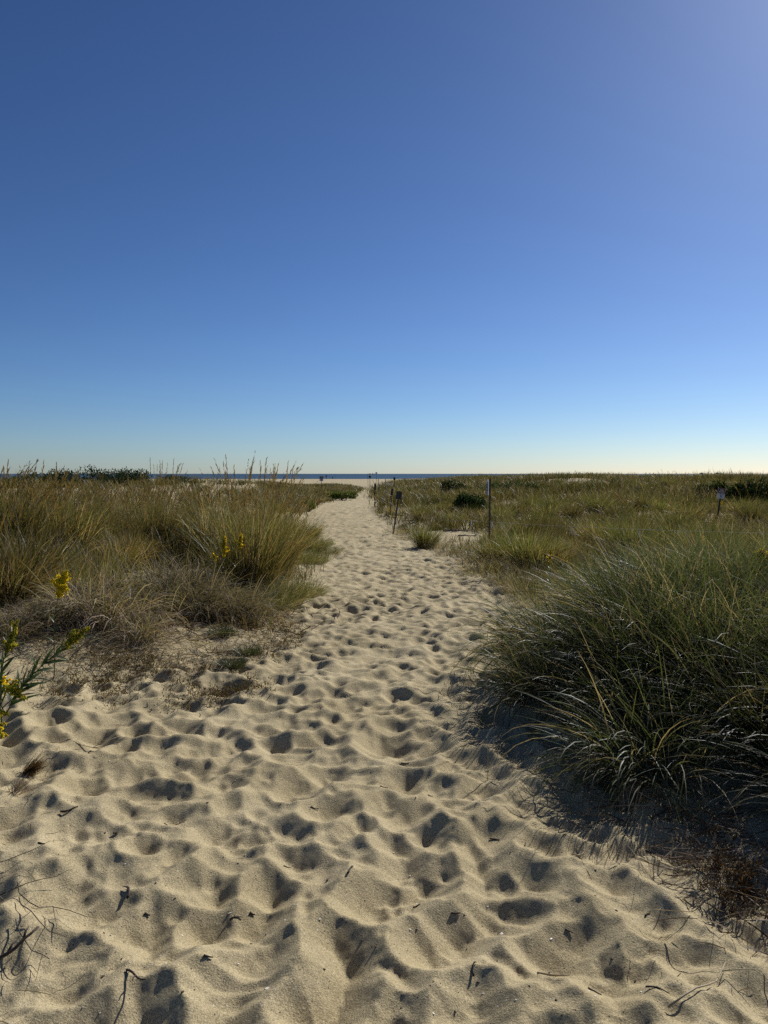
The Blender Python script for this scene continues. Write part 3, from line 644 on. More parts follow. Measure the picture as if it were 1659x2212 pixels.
# ------------------------------------------------------------------ goldenrod
def leaf_mesh(L=.09, wd=.016, n=5, name='leaf'):
    V = []; F = []
    for i in range(n + 1):
        s = i / n; h = .5 * wd * math.sin(math.pi * min(1, .08 + s * .92) ** .8) if i < n else .0004; x = L * s; z = -.25 * L * s * s
        V += [(x, -h, z + .25 * h), (x, 0, z), (x, h, z + .25 * h)]
    for i in range(n):
        a = i * 3; F += [(a, a + 3, a + 4, a + 1), (a + 1, a + 4, a + 5, a + 2)]
    c = np.array([(.035, .065, .018)] * len(V)); return mesh_np(name, V, F, c)
LEAF = leaf_mesh(); LEAF2 = leaf_mesh(.10, .017)
def plume_mesh(cols, n=110, L=.10, wob=.010):
    V = []; F = []; C = []
    oct_ = np.array([(1, 0, 0), (-1, 0, 0), (0, 1, 0), (0, -1, 0), (0, 0, 1), (0, 0, -1)], float); of = np.array([(0, 2, 4), (2, 1, 4), (1, 3, 4), (3, 0, 4), (2, 0, 5), (1, 2, 5), (3, 1, 5), (0, 3, 5)])
    for i in range(n):
        s = R.random() ** .8; w_ = wob * (1.25 - .8 * s)
        p = np.array([L * s + R.gauss(0, .003), R.gauss(0, w_), .05 * math.sin(s * 2.2) * L / .1 + abs(R.gauss(0, w_ * .8))])
        r = R.uniform(.0032, .0058); c = np.array(R.choice(cols)) * R.uniform(.8, 1.15)
        F.append(of + 6 * i); V.append(p + oct_ * r * np.array([R.uniform(.7, 1.3), R.uniform(.7, 1.3), 1.2])); C.append(np.repeat(c[None], 6, 0))
    # carrying stalk
    V = np.vstack(V); F = np.vstack(F); C = np.vstack(C); return mesh_np('flower_plume', V, F, C)
YEL = [(.74, .62, .04), (.78, .68, .05), (.66, .55, .04), (.56, .50, .04)]
YGR = [(.36, .38, .05), (.44, .40, .05), (.26, .32, .05), (.55, .44, .05)]
PL_Y = [plume_mesh(YEL), plume_mesh(YEL, 90, .08), plume_mesh(YEL, 80, .06, .008)]; PL_G = [plume_mesh(YGR, 90, .07, .012), plume_mesh(YGR, 80, .055, .010)]
def bez(pts, n):
    pts = [Vector(p) for p in pts]; out = []
    for i in range(n + 1):
        q = pts[:]; t = i / n
        while len(q) > 1: q = [q[k].lerp(q[k + 1], t) for k in range(len(q) - 1)]
        out.append(q[0])
    return out
def goldenrod(label, stems, loc, group='flowering goldenrods', leafscale=1.0):
    """stems: list of (bezier points relative to loc, n_leaves, leaf_from, plumes, plume set, head length, plume scale)"""
    t = thing('goldenrod_plant', label, 'plant', loc, 0, group)
    for pts, nl, lf, npl, ps, hl, psc in stems:
        C = bez(pts, 14); mb = MB(); mb.tube(C, [.0042 * (1 - .6 * i / 14) for i in range(15)], 6, (.06, .08, .025)); st = obj('stem', mb.mesh('stem', True, True), M_LEAF, t)
        def frame(s):
            f = s * 14; i = min(13, int(f)); p = C[i].lerp(C[i + 1], f - i); d = (C[i + 1] - C[i]).normalized(); return p, d
        for k in range(nl):
            s = lf + (1 - lf) * (k / max(1, nl)) * .96; p, d = frame(s)
            phi = k * 2.399 + R.uniform(-.3, .3); a = d.orthogonal().normalized(); b = d.cross(a); outv = (a * math.cos(phi) + b * math.sin(phi))
            tilt = R.uniform(.45, .8); xd = (outv * tilt + d * (1 - .3 * tilt) + Vector((0, 0, -.05))).normalized(); yd = d.cross(outv).normalized(); zd = xd.cross(yd).normalized()
            if zd.z < 0: yd = -yd; zd = -zd
            m = Matrix((xd, yd, zd)).transposed().to_euler(); sc = leafscale * R.uniform(.75, 1.15) * (1.05 - .55 * (k / max(1, nl)))
            obj('leaf', LEAF if k % 2 else LEAF2, M_LEAF, st, p, m, (sc, sc, sc))
        L = sum((C[i + 1] - C[i]).length for i in range(14))
        for k in range(npl):
            s = 1 - hl / L * (1 - (k + .5) / npl); p, d = frame(min(.999, s))
            phi = k * 2.399; a = d.orthogonal().normalized(); b = d.cross(a); outv = a * math.cos(phi) + b * math.sin(phi)
            top = k / npl; xd = (outv * (1.05 - .75 * top) + d * (.55 + .6 * top)).normalized(); yd = d.cross(outv).normalized(); zd = xd.cross(yd)
            if zd.z < 0: yd = -yd; zd = -zd
            sc = psc * (1.1 - .6 * top) * R.uniform(.85, 1.1)
            obj('flower_plume', R.choice(ps), M_FLOWER, st, p, Matrix((xd, yd, zd)).transposed().to_euler(), (sc, sc, sc), kind='stuff')
    return t
def stem_px(loc, *pp):                            # photo points at given distances -> offsets from the plant's foot
    return [tuple(up_at(px, py, y) - Vector(loc)) for px, py, y in pp]
l1 = at(116, 1462); y1 = l1.y
goldenrod('tall goldenrod with a full golden yellow head standing alone in the left foreground', [([(0, 0, -.03)] + stem_px(l1, (122, 1400, y1), (104, 1330, y1), (140, 1248, y1)), 16, .35, 28, PL_Y, .17, 1.45)], l1)
l2 = at(14, 1535); y2 = l2.y
goldenrod('leafy goldenrod at the left edge with one stem leaning right and pale yellow green buds', [
    ([(0, 0, -.03)] + stem_px(l2, (30, 1490, y2), (90, 1430, y2 - .05), (188, 1362, y2 - .1)), 46, .12, 16, PL_G, .17, 1.15),
    ([(0, 0, -.03)] + stem_px(l2, (-20, 1500, y2), (0, 1440, y2), (36, 1352, y2)), 34, .15, 16, PL_G, .17, 1.15),
    ([(-.02, .02, -.03)] + stem_px(l2, (-60, 1480, y2 + .05), (-30, 1400, y2 + .1), (-25, 1300, y2 + .1)), 30, .15, 8, PL_G, .14, .8)], l2, leafscale=2.0)
l3 = at(8, 1570); y3 = l3.y
goldenrod('low goldenrod with a drooping dense yellow head hanging over the sand at the left edge', [
    ([(0, 0, -.03)] + stem_px(l3, (-10, 1500, y3), (0, 1455, y3), (48, 1512, y3 - .08)), 12, .2, 22, PL_G + PL_Y[2:], .17, 1.1),
    ([(0, 0, -.03)] + stem_px(l3, (-40, 1540, y3), (-20, 1500, y3), (4, 1592, y3 - .25)), 8, .2, 16, PL_G + PL_Y[2:], .12, 1.1)], l3)
l6 = at(486, 1300); y6 = l6.y
goldenrod('goldenrod with two upright yellow spikes standing in front of the tall left tussock', [
    ([(0, 0, -.03)] + stem_px(l6, (488, 1260, y6), (480, 1215, y6), (486, 1163, y6)), 14, .25, 16, PL_Y, .24, 1.15),
    ([(.03, .02, -.03)] + stem_px(l6, (500, 1260, y6), (515, 1210, y6), (521, 1160, y6)), 14, .25, 14, PL_Y, .18, 1.05),
    ([(-.03, 0, -.03)] + stem_px(l6, (475, 1260, y6), (472, 1225, y6), (462, 1203, y6)), 10, .3, 8, PL_Y, .10, .9),
    ([(.02, -.02, -.03)] + stem_px(l6, (500, 1275, y6), (505, 1255, y6), (500, 1238, y6)), 8, .3, 6, PL_G, .08, .7)], l6)
p7 = up_at(1190, 1192, 8.6); l7 = Vector((p7.x, 8.6, gz(p7.x, 8.6)))
goldenrod('goldenrod with a slim yellow spike at the left end of the right grass mass', [
    ([(0, 0, -.03), (0, 0, .3), (-.02, 0, .5), tuple(p7 - l7)], 22, .3, 12, PL_Y, .18, .8), ([(.05, 0, -.03), (.1, 0, .3), (.15, 0, .45), tuple(up_at(1222, 1210, 8.6) - l7)], 16, .3, 6, PL_Y, .1, .6)], l7)
p8 = up_at(1645, 1205, 6.2); l8 = Vector((p8.x, 6.2, gz(p8.x, 6.2)))
goldenrod('goldenrod with a branching yellow head in the grass at the right frame edge', [
    ([(0, 0, -.03), (0, 0, .3), (.02, 0, .5), tuple(p8 - l8)], 14, .3, 18, PL_Y, .22, 1.15), ([(.05, 0, -.03), (.08, 0, .3), (.1, 0, .45), tuple(up_at(1668, 1215, 6.2) - l8)], 10, .3, 14, PL_Y, .18, 1.1)], l8)
p9 = at(1555, 1112); goldenrod('small goldenrod with a flat yellow head beside the foot of the right hand closure sign', [([(0, 0, 0), (.0, 0, .2), (.02, 0, .35), (.05, 0, .5)], 6, .3, 8, PL_Y, .15, 1.6)], p9)

# ------------------------------------------------------------------ shrubs far off
def shrub(label, px, py_base, y, wpx, hpx, group, n=2600, cols=((.02, .035, .012), (.03, .05, .016), (.04, .06, .02))):
    c = up_at(px, py_base, y); z0 = gz(c.x, y); W = wpx / FPX * y * .5; top = up_at(px, py_base - hpx, y).z; H = max(.5, top - z0)
    t = thing('bayberry_shrub', label, 'shrub', (c.x, y, z0), 0, group)
    k = 9; cx = rng.uniform(-.75, .75, k) * W; cy = rng.uniform(-.5, .5, k) * W * .7; cr = rng.uniform(.28, .5, k) * W; ch = H * rng.uniform(.62, .97, k) * (1 - .35 * (cx / W) ** 2)
    i = rng.integers(0, k, n); v = rng.normal(0, 1, (n, 3)); v /= np.linalg.norm(v, axis=1, keepdims=True); v *= rng.uniform(.55, 1.05, (n, 1))
    zz = np.clip(ch[i] * .5 + v[:, 2] * ch[i] * .5, .03, None)
    P = np.stack([cx[i] + v[:, 0] * cr[i], cy[i] + v[:, 1] * cr[i], zz], -1)
    V, F, cc, _, _ = strips(P, rng.uniform(.10, .22, n), rng.uniform(0, 6.28, n), rng.uniform(0, 1.2, n), rng.uniform(-.3, .7, n), rng.uniform(.05, .10, n), 2, pal(cols, n), pal(cols, n), prof=np.array([[.35, 1, .1]]))
    obj('crown', mesh_np('crown', V, F, cc), M_SHRUB, t, kind='stuff')
    mb = MB()
    for q in range(6):
        a = R.uniform(0, 6.28); mb.tube([(R.uniform(-.3, .3) * W, 0, -.1), (math.cos(a) * W * .4, math.sin(a) * W * .3, H * .4), (math.cos(a) * W * .6, math.sin(a) * W * .4, H * .75)], [.04, .025, .01], 5)
    obj('stem', mb.mesh('stem', True), M_BARK, t)
    return t
SG = 'dark bayberry shrubs on the dunes'
shrub('dark rounded bayberry shrub at the left end of the skyline row', 95, 1036, 62, 130, 26, SG)
shrub('dark bayberry shrub, highest and widest of the skyline row on the left', 180, 1036, 60, 170, 33, SG, 3400)
shrub('dark bayberry shrub at the right end of the skyline row on the left', 265, 1036, 62, 140, 29, SG)
shrub('small low bayberry shrub by itself on the left skyline before the sea', 385, 1034, 75, 90, 14, SG, 1400)
shrub('lowest bayberry shrub at the far left skyline next to the frame edge', 25, 1036, 66, 80, 10, SG, 1200)
shrub('small dark bayberry shrub on the right dune crest left of the tall post', 975, 1040, 62, 70, 10, SG, 1200)
shrub('dark spreading bayberry shrub behind the tall post on the right dune', 1110, 1044, 56, 130, 12, SG, 1800)
shrub('bayberry shrub low on the right dune just left of the tall post', 1015, 1068, 36, 80, 8, SG, 1300)
shrub('dark bayberry shrub behind the right hand closure sign', 1540, 1056, 46, 110, 20, SG, 2400)
shrub('dark bayberry shrub at the right edge of the view, the tallest of that side', 1640, 1058, 44, 110, 30, SG, 2800)
shrub('bayberry shrub far right between the closure sign and the frame edge', 1595, 1060, 43, 80, 20, SG, 1800)
shrub('small leafy green shrub at the corner of the left field beside the far path', 740, 1068, 62, 60, 10, SG, 1200, ((.08, .115, .02), (.11, .14, .03)))
shrub('small bright green shrub at the front of the left field by the path', 660, 1092, 44, 60, 13, SG, 1200, ((.08, .115, .02), (.11, .14, .03)))

# ------------------------------------------------------------------ signs, posts, string
def text_mesh(body, size, name):
    cu = bpy.data.curves.new(name, 'FONT'); cu.body = body; cu.size = size; cu.align_x = 'CENTER'; cu.align_y = 'CENTER'; cu.extrude = .0008; cu.offset = .002
    to = bpy.data.objects.new(name, cu); COL.objects.link(to); dg = bpy.context.evaluated_depsgraph_get(); me = bpy.data.meshes.new_from_object(to.evaluated_get(dg))
    bpy.data.objects.remove(to); bpy.data.curves.remove(cu); me.name = name; return me
def rounded(wd, h, t, r=.02, n=4):
    pts = []
    for cx, cz, a0 in ((wd / 2 - r, h / 2 - r, 0), (-wd / 2 + r, h / 2 - r, 90), (-wd / 2 + r, -h / 2 + r, 180), (wd / 2 - r, -h / 2 + r, 270)):
        for k in range(n + 1):
            a = rad(a0 + 90 * k / n); pts.append((cx + r * math.cos(a), cz + r * math.sin(a)))
    m = len(pts); V = [(x, -t / 2, z) for x, z in pts] + [(x, t / 2, z) for x, z in pts]
    F = [tuple(range(m)), tuple(range(2 * m - 1, m - 1, -1))] + [(k, k + m, (k + 1) % m + m, (k + 1) % m) for k in range(m)]
    mb = MB(); mb.add(V, F); return mb
def sign_post(name, label, base, height, wd=.035, lean=(0, 0), yaw=0, boards=(), mat=None, group='signs and stakes along the path', steel=True):
    """a stake with boards: (height of centre, width, board height, kind, yaw, side offset)"""
    t = thing(name, label, 'sign' if boards else 'post', (base[0], base[1], base[2]), 0, group)
    t.rotation_euler = (lean[1], lean[0], yaw)
    mb = MB()
    if steel:                                     # U-channel stake
        mb.box((0, 0, height / 2 - .15), (wd / 2, wd * .10, height / 2 + .15)); 
        for s in (-1, 1): mb.box((s * wd * .42, wd * .3 - .0005, height / 2 - .15), (wd * .07, wd * .22, height / 2 + .149))
    else: mb.box((0, 0, height / 2 - .15), (wd / 2, wd / 2, height / 2 + .15))
    obj('post', mb.mesh('post'), mat or M_STEEL, t)
    for hz, bw, bh, kind, by, dx in boards:
        yo = -wd * .6 if kind != 'back' else wd * .75
        b = obj('board', rounded(bw, bh, .006, .02).mesh('board'), {'white': M_WHITE, 'closed': M_WHITE, 'back': M_GREYB, 'dark': M_GREYB, 'dull': M_DULL, 'green': M_GREEN}[kind], t, (dx, yo, hz), (0, 0, by))
        if kind == 'closed':
            e = MB(); e.box((0, -.0042, bh * .25), (bw * .48, .001, bh * .215)); obj('red_band', e.mesh('red_band'), M_BROWN, b)
            e = MB(); e.box((0, -.0042, bh * .465), (bw * .42, .0009, bh * .02)); obj('header_strip', e.mesh('header_strip'), M_INK, b)
            for q, (word, zz) in enumerate((('AREA', .335), ('CLOSED', .165))):
                obj('lettering', text_mesh(word, bh * .15, 'lettering'), M_WHITE, b, (0, -.0062, bh * zz), (rad(90), 0, 0))
            for zz, ww in ((-.02, .8), (-.1, .62), (-.165, .5), (-.40, .66)):
                e = MB(); e.box((0, -.0036, bh * zz), (bw * ww / 2, .0008, bh * (.022 if zz > -.05 else .010))); obj('print_line', e.mesh('print_line'), M_INK, b)
            e = MB(); e.add([(x * bw, -.0045, z * bh) for x, z in ((0, -.36), (.075, -.30), (.09, -.22), (.05, -.205), (-.05, -.205), (-.09, -.22), (-.075, -.30))], [tuple(range(7))[::-1]]); obj('emblem', e.mesh('emblem'), M_INK, b)
        if kind in ('white', 'dull'):
            for zz in (.3, .2, .1, 0, -.1, -.2):
                e = MB(); e.box((0, -.0038, bh * zz), (bw * .36, .0008, bh * .018)); obj('print_line', e.mesh('print_line'), M_INK, b)
    return t
def base_px(px, py, y=None):
    if y is None: return at(px, py)
    p = up_at(px, py, y); return Vector((p.x, y, gz(p.x, y)))
K = 1659 / 3072
pS8 = at(1056.5, 1206); yS8 = pS8.y; hS8 = up_at(1056.5, 1033, yS8).z - pS8.z
sign_post('sign_post', 'tall weathered post right of the path, an edge on grey sign near its top', pS8, hS8, .038, (.004, 0), 0, [(hS8 - .20, .30, .34, 'dull', rad(73), -.05)], M_POST, steel=False)
pS1 = at(849.5, 1152); hS1 = (up_at(863, 1061, pS1.y) - up_at(849.5, 1152, pS1.y)).length
sign_post('sign_post', 'leaning dark post with its square sign turned away from the viewer beside the path', pS1, hS1, .05, (.145, 0), 0, [(hS1 - .15, .20, .275, 'back', rad(-12), 0)], M_STEEL)
pS2 = at(842, 1117); hS2 = (up_at(847.5, 1055, pS2.y) - up_at(842, 1117, pS2.y)).length
sign_post('sign_post', 'thin leaning stake with a narrow grey sign just behind the dark leaning sign', pS2, hS2, .036, (.085, 0), 0, [(hS2 - .17, .12, .30, 'dark', rad(35), 0)], M_STEEL)
pS3 = base_px(809, 1073, 50); hS3 = up_at(810, 1044, 50).z - pS3.z
sign_post('sign_post', 'black edge on sign on a stake where the path narrows', pS3, hS3, .05, (.03, 0), 0, [(hS3 - .22, .16, .42, 'dark', rad(40), 0)], M_STEEL)
pS4 = base_px(799, 1046, 95); hS4 = up_at(799.5, 1022.5, 95).z - pS4.z
sign_post('sign_post', 'far stake with a pale sign above a dark green one where the beach begins', pS4, hS4, .05, (0, 0), 0, [(hS4 - .14, .26, .26, 'white', 0, 0), (hS4 - .42, .28, .26, 'green', 0, 0)], M_STEEL)
pS5 = base_px(813, 1036, 190); hS5 = up_at(813, 1020, 190).z - pS5.z
sign_post('sign_post', 'most distant beach sign on a thin stake, its head above the sea horizon', pS5, hS5, .06, (0, 0), 0, [(hS5 - .22, .46, .46, 'white', 0, 0)], M_STEEL)
for px, yb, yy, yt, lab in [(795, 1040, 120, 1022.5, 'thin bare stake left of the pale and green beach sign'), (818, 1052, 70, 1034.5, 'thin bare stake right of the path, the first beyond the black edge on sign'), (832.5, 1052, 68, 1034.5, 'dark bare stake in the right dune grass between the far beach signs')]:
    b = base_px(px, yb, yy); sign_post('fence_stake', lab, b, up_at(px, yt, yy).z - b.z, .045, (R.uniform(-.02, .02), 0), 0, (), M_STEEL)
b = base_px(852, 1046, 80); sign_post('sign_post', 'small brownish sign on a short stake among the grass of the right dune', b, up_at(852, 1031, 80).z - b.z, .045, (0, 0), 0, [(up_at(852, 1031, 80).z - b.z - .16, .22, .3, 'dark', 0, 0)], M_POST)
b = base_px(694, 1051, 74); h = up_at(694.5, 1029, 74).z - b.z
sign_post('sign_post', 'small closure sign with red band standing in the left field before the beach', b, h, .05, (.01, 0), 0, [(h - .22, .36, .46, 'closed', 0, 0)], M_STEEL)
yS9 = 30.0; b = base_px(1549, 1124, yS9); h = (up_at(1558, 1055, yS9) - Vector((up_at(1549, 1124, yS9).x, yS9, b.z))).length
sign_post('sign_post', 'area closed sign with dark red band on a leaning post in the right hand dune', b, h, .055, (.115, 0), 0, [(h - .20, .29, .40, 'closed', rad(4), 0)], M_STEEL)

def string_line(label, pts, sag, flags, name='string_line', r=.0025, group='string lines of the closed dune', fs=1.0):
    t = thing(name, label, 'string', pts[0], 0, group); mb = MB(); o = Vector(pts[0])
    def on(u):
        f = u * (len(pts) - 1); i = min(len(pts) - 2, int(f)); q = f - i; p = Vector(pts[i]).lerp(Vector(pts[i + 1]), q); p.z -= sag * 4 * q * (1 - q); return p - o
    mb.tube([on(i / 24) for i in range(25)], r, 5); obj('string', mb.mesh('string', True), M_STRING, t)
    for u, L in flags:
        p = on(u); m = MB(); wv = .012 * fs; V = []; dx = R.uniform(-.02, .03)
        for k in range(5):
            s = k / 4; V += [(dx * s - wv * (1 - .4 * abs(s - .6)), .008 * math.sin(s * 5), -L * s), (dx * s + wv * (1 - .4 * abs(s - .6)), -.006 * math.cos(s * 4), -L * s + .008)]
        m.add(V, [(2 * k, 2 * k + 1, 2 * k + 3, 2 * k + 2) for k in range(4)]); obj('flag', m.mesh('flag', True), M_TAPE, t, p, (0, 0, R.uniform(-1, 1)))
    return t
zS = up_at(1056.5, 1127, yS8)
rP = up_at(1700, 1153, 11.5)
string_line('pale string with white rag flags running from the tall post to the right edge', [tuple(zS + Vector((.01, -.03, 0))), tuple(rP)], .03, [(.012, .13), (.06, .16), (.17, .1), (.36, .16), (.60, .2)])
pl2 = up_at(857.5, 1108, pS1.y)
string_line('faint string between the tall post and the dark leaning sign', [tuple(zS + Vector((-.03, .03, 0))), tuple(pl2 + Vector((.05, .04, 0)))], .08, [(.12, .12)])
q0 = up_at(806, 1040, 80); q1 = up_at(850, 1042, 66)
string_line('far string hung with many small white flags along the right edge of the path', [tuple(q0), tuple(up_at(833, 1041, 68)), tuple(q1)], .1, [((i + .5) / 15, R.uniform(.10, .2)) for i in range(15)], fs=2.2)
# fallen white tape by the thin stake
ya = pS2.y - .4
tp = [up_at(px, py, ya) for px, py in ((841.5, 1085), (847, 1089), (853, 1098), (858, 1100), (865, 1100))]
m = MB(); V = []
for i, p in enumerate(tp): V += [p + Vector((0, 0, .028 * (1 - .3 * (i % 2)))), p - Vector((0, .01, .02))]
m.add(V, [(2 * i, 2 * i + 1, 2 * i + 3, 2 * i + 2) for i in range(4)])
V = [tp[2] + Vector((.0, 0, 0)), tp[2] + Vector((.05, 0, -.02)), up_at(861, 1109, ya), up_at(858.5, 1110, ya)]; m.add(V, [(0, 1, 2, 3)])
o = obj('flagging_tape', m.mesh('flagging_tape'), M_TAPE); tag(o, 'torn white tape strung between the two leaning stakes beside the path', 'tape')

# ------------------------------------------------------------------ people on the beach, ships
def person(label, pts, edges, radii, loc, rotz=0):
    me = bpy.data.meshes.new('person'); me.from_pydata(pts, edges, []); o = obj('person', me, M_CLOTH, None, loc, (0, 0, rotz)); tag(o, label, 'person', 'people on the beach')
    md = o.modifiers.new('skin', 'SKIN'); sv_ = me.skin_vertices[0].data
    for i, r in enumerate(radii): sv_[i].radius = (r, r * .8)
    sv_[0].use_root = True; sb = o.modifiers.new('sub', 'SUBSURF'); sb.levels = 1; sb.render_levels = 1
    return o
yP = 318
g_ = gz(up_at(705, 1034, yP).x, yP)
person('person in dark clothing standing at the water edge', [(0, 0, .95), (0, 0, 1.2), (0, 0, 1.45), (0, 0, 1.55), (0, -.02, 1.7), (.1, 0, .9), (.12, 0, .5), (.12, 0, .06), (-.1, 0, .9), (-.12, 0, .5), (-.13, 0, .06), (.2, 0, 1.42), (.26, -.05, 1.15), (.2, -.2, 1.0), (-.2, 0, 1.42), (-.27, -.05, 1.15), (-.2, -.2, 1.0)],
       [(0, 1), (1, 2), (2, 3), (3, 4), (0, 5), (5, 6), (6, 7), (0, 8), (8, 9), (9, 10), (2, 11), (11, 12), (12, 13), (2, 14), (14, 15), (15, 16)], [.18, .19, .18, .07, .12, .11, .09, .07, .11, .09, .07, .09, .07, .05, .09, .07, .05], (up_at(705, 1034, yP).x, yP, g_))
person('person in dark clothing sitting low on the beach right of the standing one', [(0, 0, .3), (0, .02, .55), (0, 0, .75), (0, 0, .85), (0, -.03, 1.0), (.14, -.35, .45), (.15, -.45, .06), (-.14, -.35, .45), (-.15, -.45, .06), (.22, -.1, .6), (.16, -.3, .5), (-.22, -.1, .6), (-.16, -.3, .5)],
       [(0, 1), (1, 2), (2, 3), (3, 4), (0, 5), (5, 6), (0, 7), (7, 8), (2, 9), (9, 10), (2, 11), (11, 12)], [.22, .2, .18, .07, .12, .11, .08, .11, .08, .08, .05, .08, .05], (up_at(718, 1034, yP).x, yP, gz(up_at(718, 1034, yP).x, yP)), .4)
for px, yt, lab in ((712, 1018, 'long fishing rod standing upright between the two people on the beach'), (725, 1024, 'short fishing rod standing in the sand right of the seated person')):
    p = up_at(px, 1034, yP); b = Vector((p.x, yP, gz(p.x, yP))); mb = MB(); hh = up_at(px, yt, yP).z - b.z; mb.tube([(0, 0, -.1), (0, 0, hh * .3), (.03, 0, hh)], [.022, .016, .008], 6); mb.tube([(0, 0, -.1), (0, 0, .8)], .03, 6)
    tag(obj('fishing_rod', mb.mesh('fishing_rod'), M_CLOTH, None, b), lab, 'fishing rod', 'fishing rods')
def ship(label, px, y, L, h):
    p = up_at(px, 1023, y); t = thing('ship', label, 'ship', (p.x, y, -1.9), 0, 'ships on the horizon')
    mb = MB(); mb.add([(-L / 2, -8, h * .35), (L / 2 + 6, 0, h * .42), (L / 2, 8, h * .35), (-L / 2, 8, h * .35), (-L / 2 + 4, -7, -2), (L / 2 - 4, 0, -2), (L / 2 - 6, 6, -2), (-L / 2 + 4, 7, -2)], [(0, 1, 2, 3), (0, 4, 5, 1), (1, 5, 6, 2), (2, 6, 7, 3), (3, 7, 4, 0)]); obj('hull', mb.mesh('hull'), M_SHIP, t)
    mb = MB(); mb.box((-L * .1, 0, h * .5), (L * .2, 5, h * .16)); mb.box((-L * .12, 0, h * .72), (L * .1, 4, h * .08)); obj('superstructure', mb.mesh('superstructure'), M_SHIP, t)
    mb = MB(); mb.tube([(-L * .1, 0, h * .75), (-L * .1, 0, h * 1.15)], .8, 6); obj('mast', mb.mesh('mast'), M_SHIP, t)
ship('tiny grey ship on the right horizon, the left of the two', 1517, 7000, 62, 17)
ship('tiny grey ship with a mast on the right horizon, the right of the two', 1552, 7000, 66, 19)
ship('tiny faint ship on the horizon beside the far beach signs', 806, 9000, 40, 10)

# ------------------------------------------------------------------ driftwood, twigs, shells on the sand
def stick(name, label, px, py, length, ang, r=.005, bend=.15, fork=0, mat=None, group=None, lift=.0, tilt=.0, cat='twig'):
    p = at(px, py); z = surf(p.x, p.y); L = length; pts = []
    for i in range(7):
        s = i / 6 - .5; q = Vector((L * s, bend * L * (s * s * 4 - 1) * .5 + R.uniform(-.02, .02) * L, 0)); q.rotate(Euler((0, 0, ang))); zz = surf(p.x + q.x, p.y + q.y) - z
        q.z = max(zz, zz * .5) + r * .8 + lift + tilt * (s + .5) * L; pts.append(q)
    mb = MB(); mb.tube(pts, [r * (1 - .5 * i / 6) for i in range(7)], 6)
    for f in range(fork):
        i = R.randrange(2, 6); a = pts[i]; d = (pts[min(6, i + 1)] - pts[i - 1]).normalized(); d.rotate(Euler((R.uniform(-.3, .3), 0, R.choice((-1, 1)) * R.uniform(.5, 1.1)))); e = a + d * L * R.uniform(.2, .45); e.z = max(e.z, surf(p.x + e.x, p.y + e.y) - z + r)
        mb.tube([a, a.lerp(e, .5) + Vector((0, 0, r)), e], [r * .6, r * .5, r * .25], 5)
    o = obj(name, mb.mesh(name, True), mat or M_TWIG, None, (p.x, p.y, z)); return tag(o, label, cat, group)
TG = 'dark twigs on the trodden sand'
for px, py, L, a, r, f in [(275, 1915, .08, 1.9, .005, 1), (757, 1872, .05, 1.2, .005, 0), (708, 1868, .02, 1.3, .004, 0), (510, 1942, .05, .4, .003, 1), (150, 1745, .08, .2, .006, 2), (90, 1830, .04, -.4, .004, 0), (1069, 1790, .05, -.6, .0035, 0),
                           (985, 1945, .035, .1, .004, 0), (1024, 2090, .05, 1.4, .004, 1), (160, 2205, .05, .0, .004, 1), (1135, 1815, .03, 1.2, .003, 0), (830, 1690, .04, .2, .004, 0), (875, 1625, .05, .1, .003, 0), (545, 1930, .02, 0, .005, 0), (680, 1728, .04, .2, .003, 1), (318, 1950, .02, 0, .005, 0),
                           (900, 1910, .03, .3, .003, 0), (1230, 1990, .03, -.4, .003, 0), (1400, 1960, .04, .7, .003, 0), (1285, 2120, .05, -.9, .003, 0), (1420, 2150, .07, -.5, .003, 0), (450, 2060, .03, .2, .004, 0), (250, 1785, .03, -.3, .004, 0), (620, 1840, .03, .5, .003, 0), (1150, 1610, .04, .3, .003, 0), (930, 1700, .03, .5, .003, 0)]:
    stick('twig', 'short dark twig lying on the footprinted sand', px, py, L, a, r, R.uniform(-.2, .2), f, group=TG)
stick('twig', 'curved pale twig beside a dark hollow at left on the sand', 380, 1757, .11, .15, .003, .3, 1, M_STRAW)
stick('twig', 'pointed twig sticking up from the sand with its shadow at the lower left', 295, 2098, .12, -.75, .0045, .1, 1, M_TWIG, tilt=.35)
stick('branch', 'forked dark branch lying at the bottom left corner of the sand', 30, 2040, .16, .7, .008, .2, 2, M_TWIG, tilt=.3, cat='branch')
stick('twig', 'light twig with a pale tip near the bottom right of the sand', 1195, 2090, .10, -.25, .005, .15, 1, M_STRAW, tilt=.1)
stick('twig', 'long bent straw stem lying at the lower right corner', 1510, 2130, .36, .72, .0032, .15, 1, M_STRAW, lift=.01)
stick('twig', 'pale looped straw stem on the sand at right, under the grass shadow', 1245, 1825, .12, 1.0, .003, .6, 1, M_STRAW, lift=.01)
stick('twig', 'bleached straw stems lying across the sand left of the dry tuft', 180, 1590, .45, -.12, .003, .12, 3, M_STRAW)
for px, py, L, a, b in [(110, 1945, .42, -.55, .25), (90, 1985, .38, -.75, .2), (60, 1910, .3, .55, .2), (70, 2030, .26, -.7, .15), (40, 1860, .25, .65, .1)]:
    stick('straw', 'long thin dry stem arching over the sand at the lower left edge', px, py, L, a, .0022, b, 1, M_TWIG, group='dry stems at the lower left edge', lift=.012, tilt=.08, cat='straw')
stick('straw', 'single upright pale straw standing in the shaded sand left of the big grass mass', 1053, 1650, .02, 0, .002, 0, 0, M_STRAW, cat='straw')
p = at(1053, 1665); mb = MB(); mb.tube([(0, 0, -.05), (.004, 0, .12), (-.004, 0, .24)], [.0022, .002, .001], 5); o = obj('straw', mb.mesh('straw'), M_STRAW, None, (p.x, p.y, surf(p.x, p.y))); tag(o, 'tall lone straw rising from the shaded hollow in the sand', 'straw')
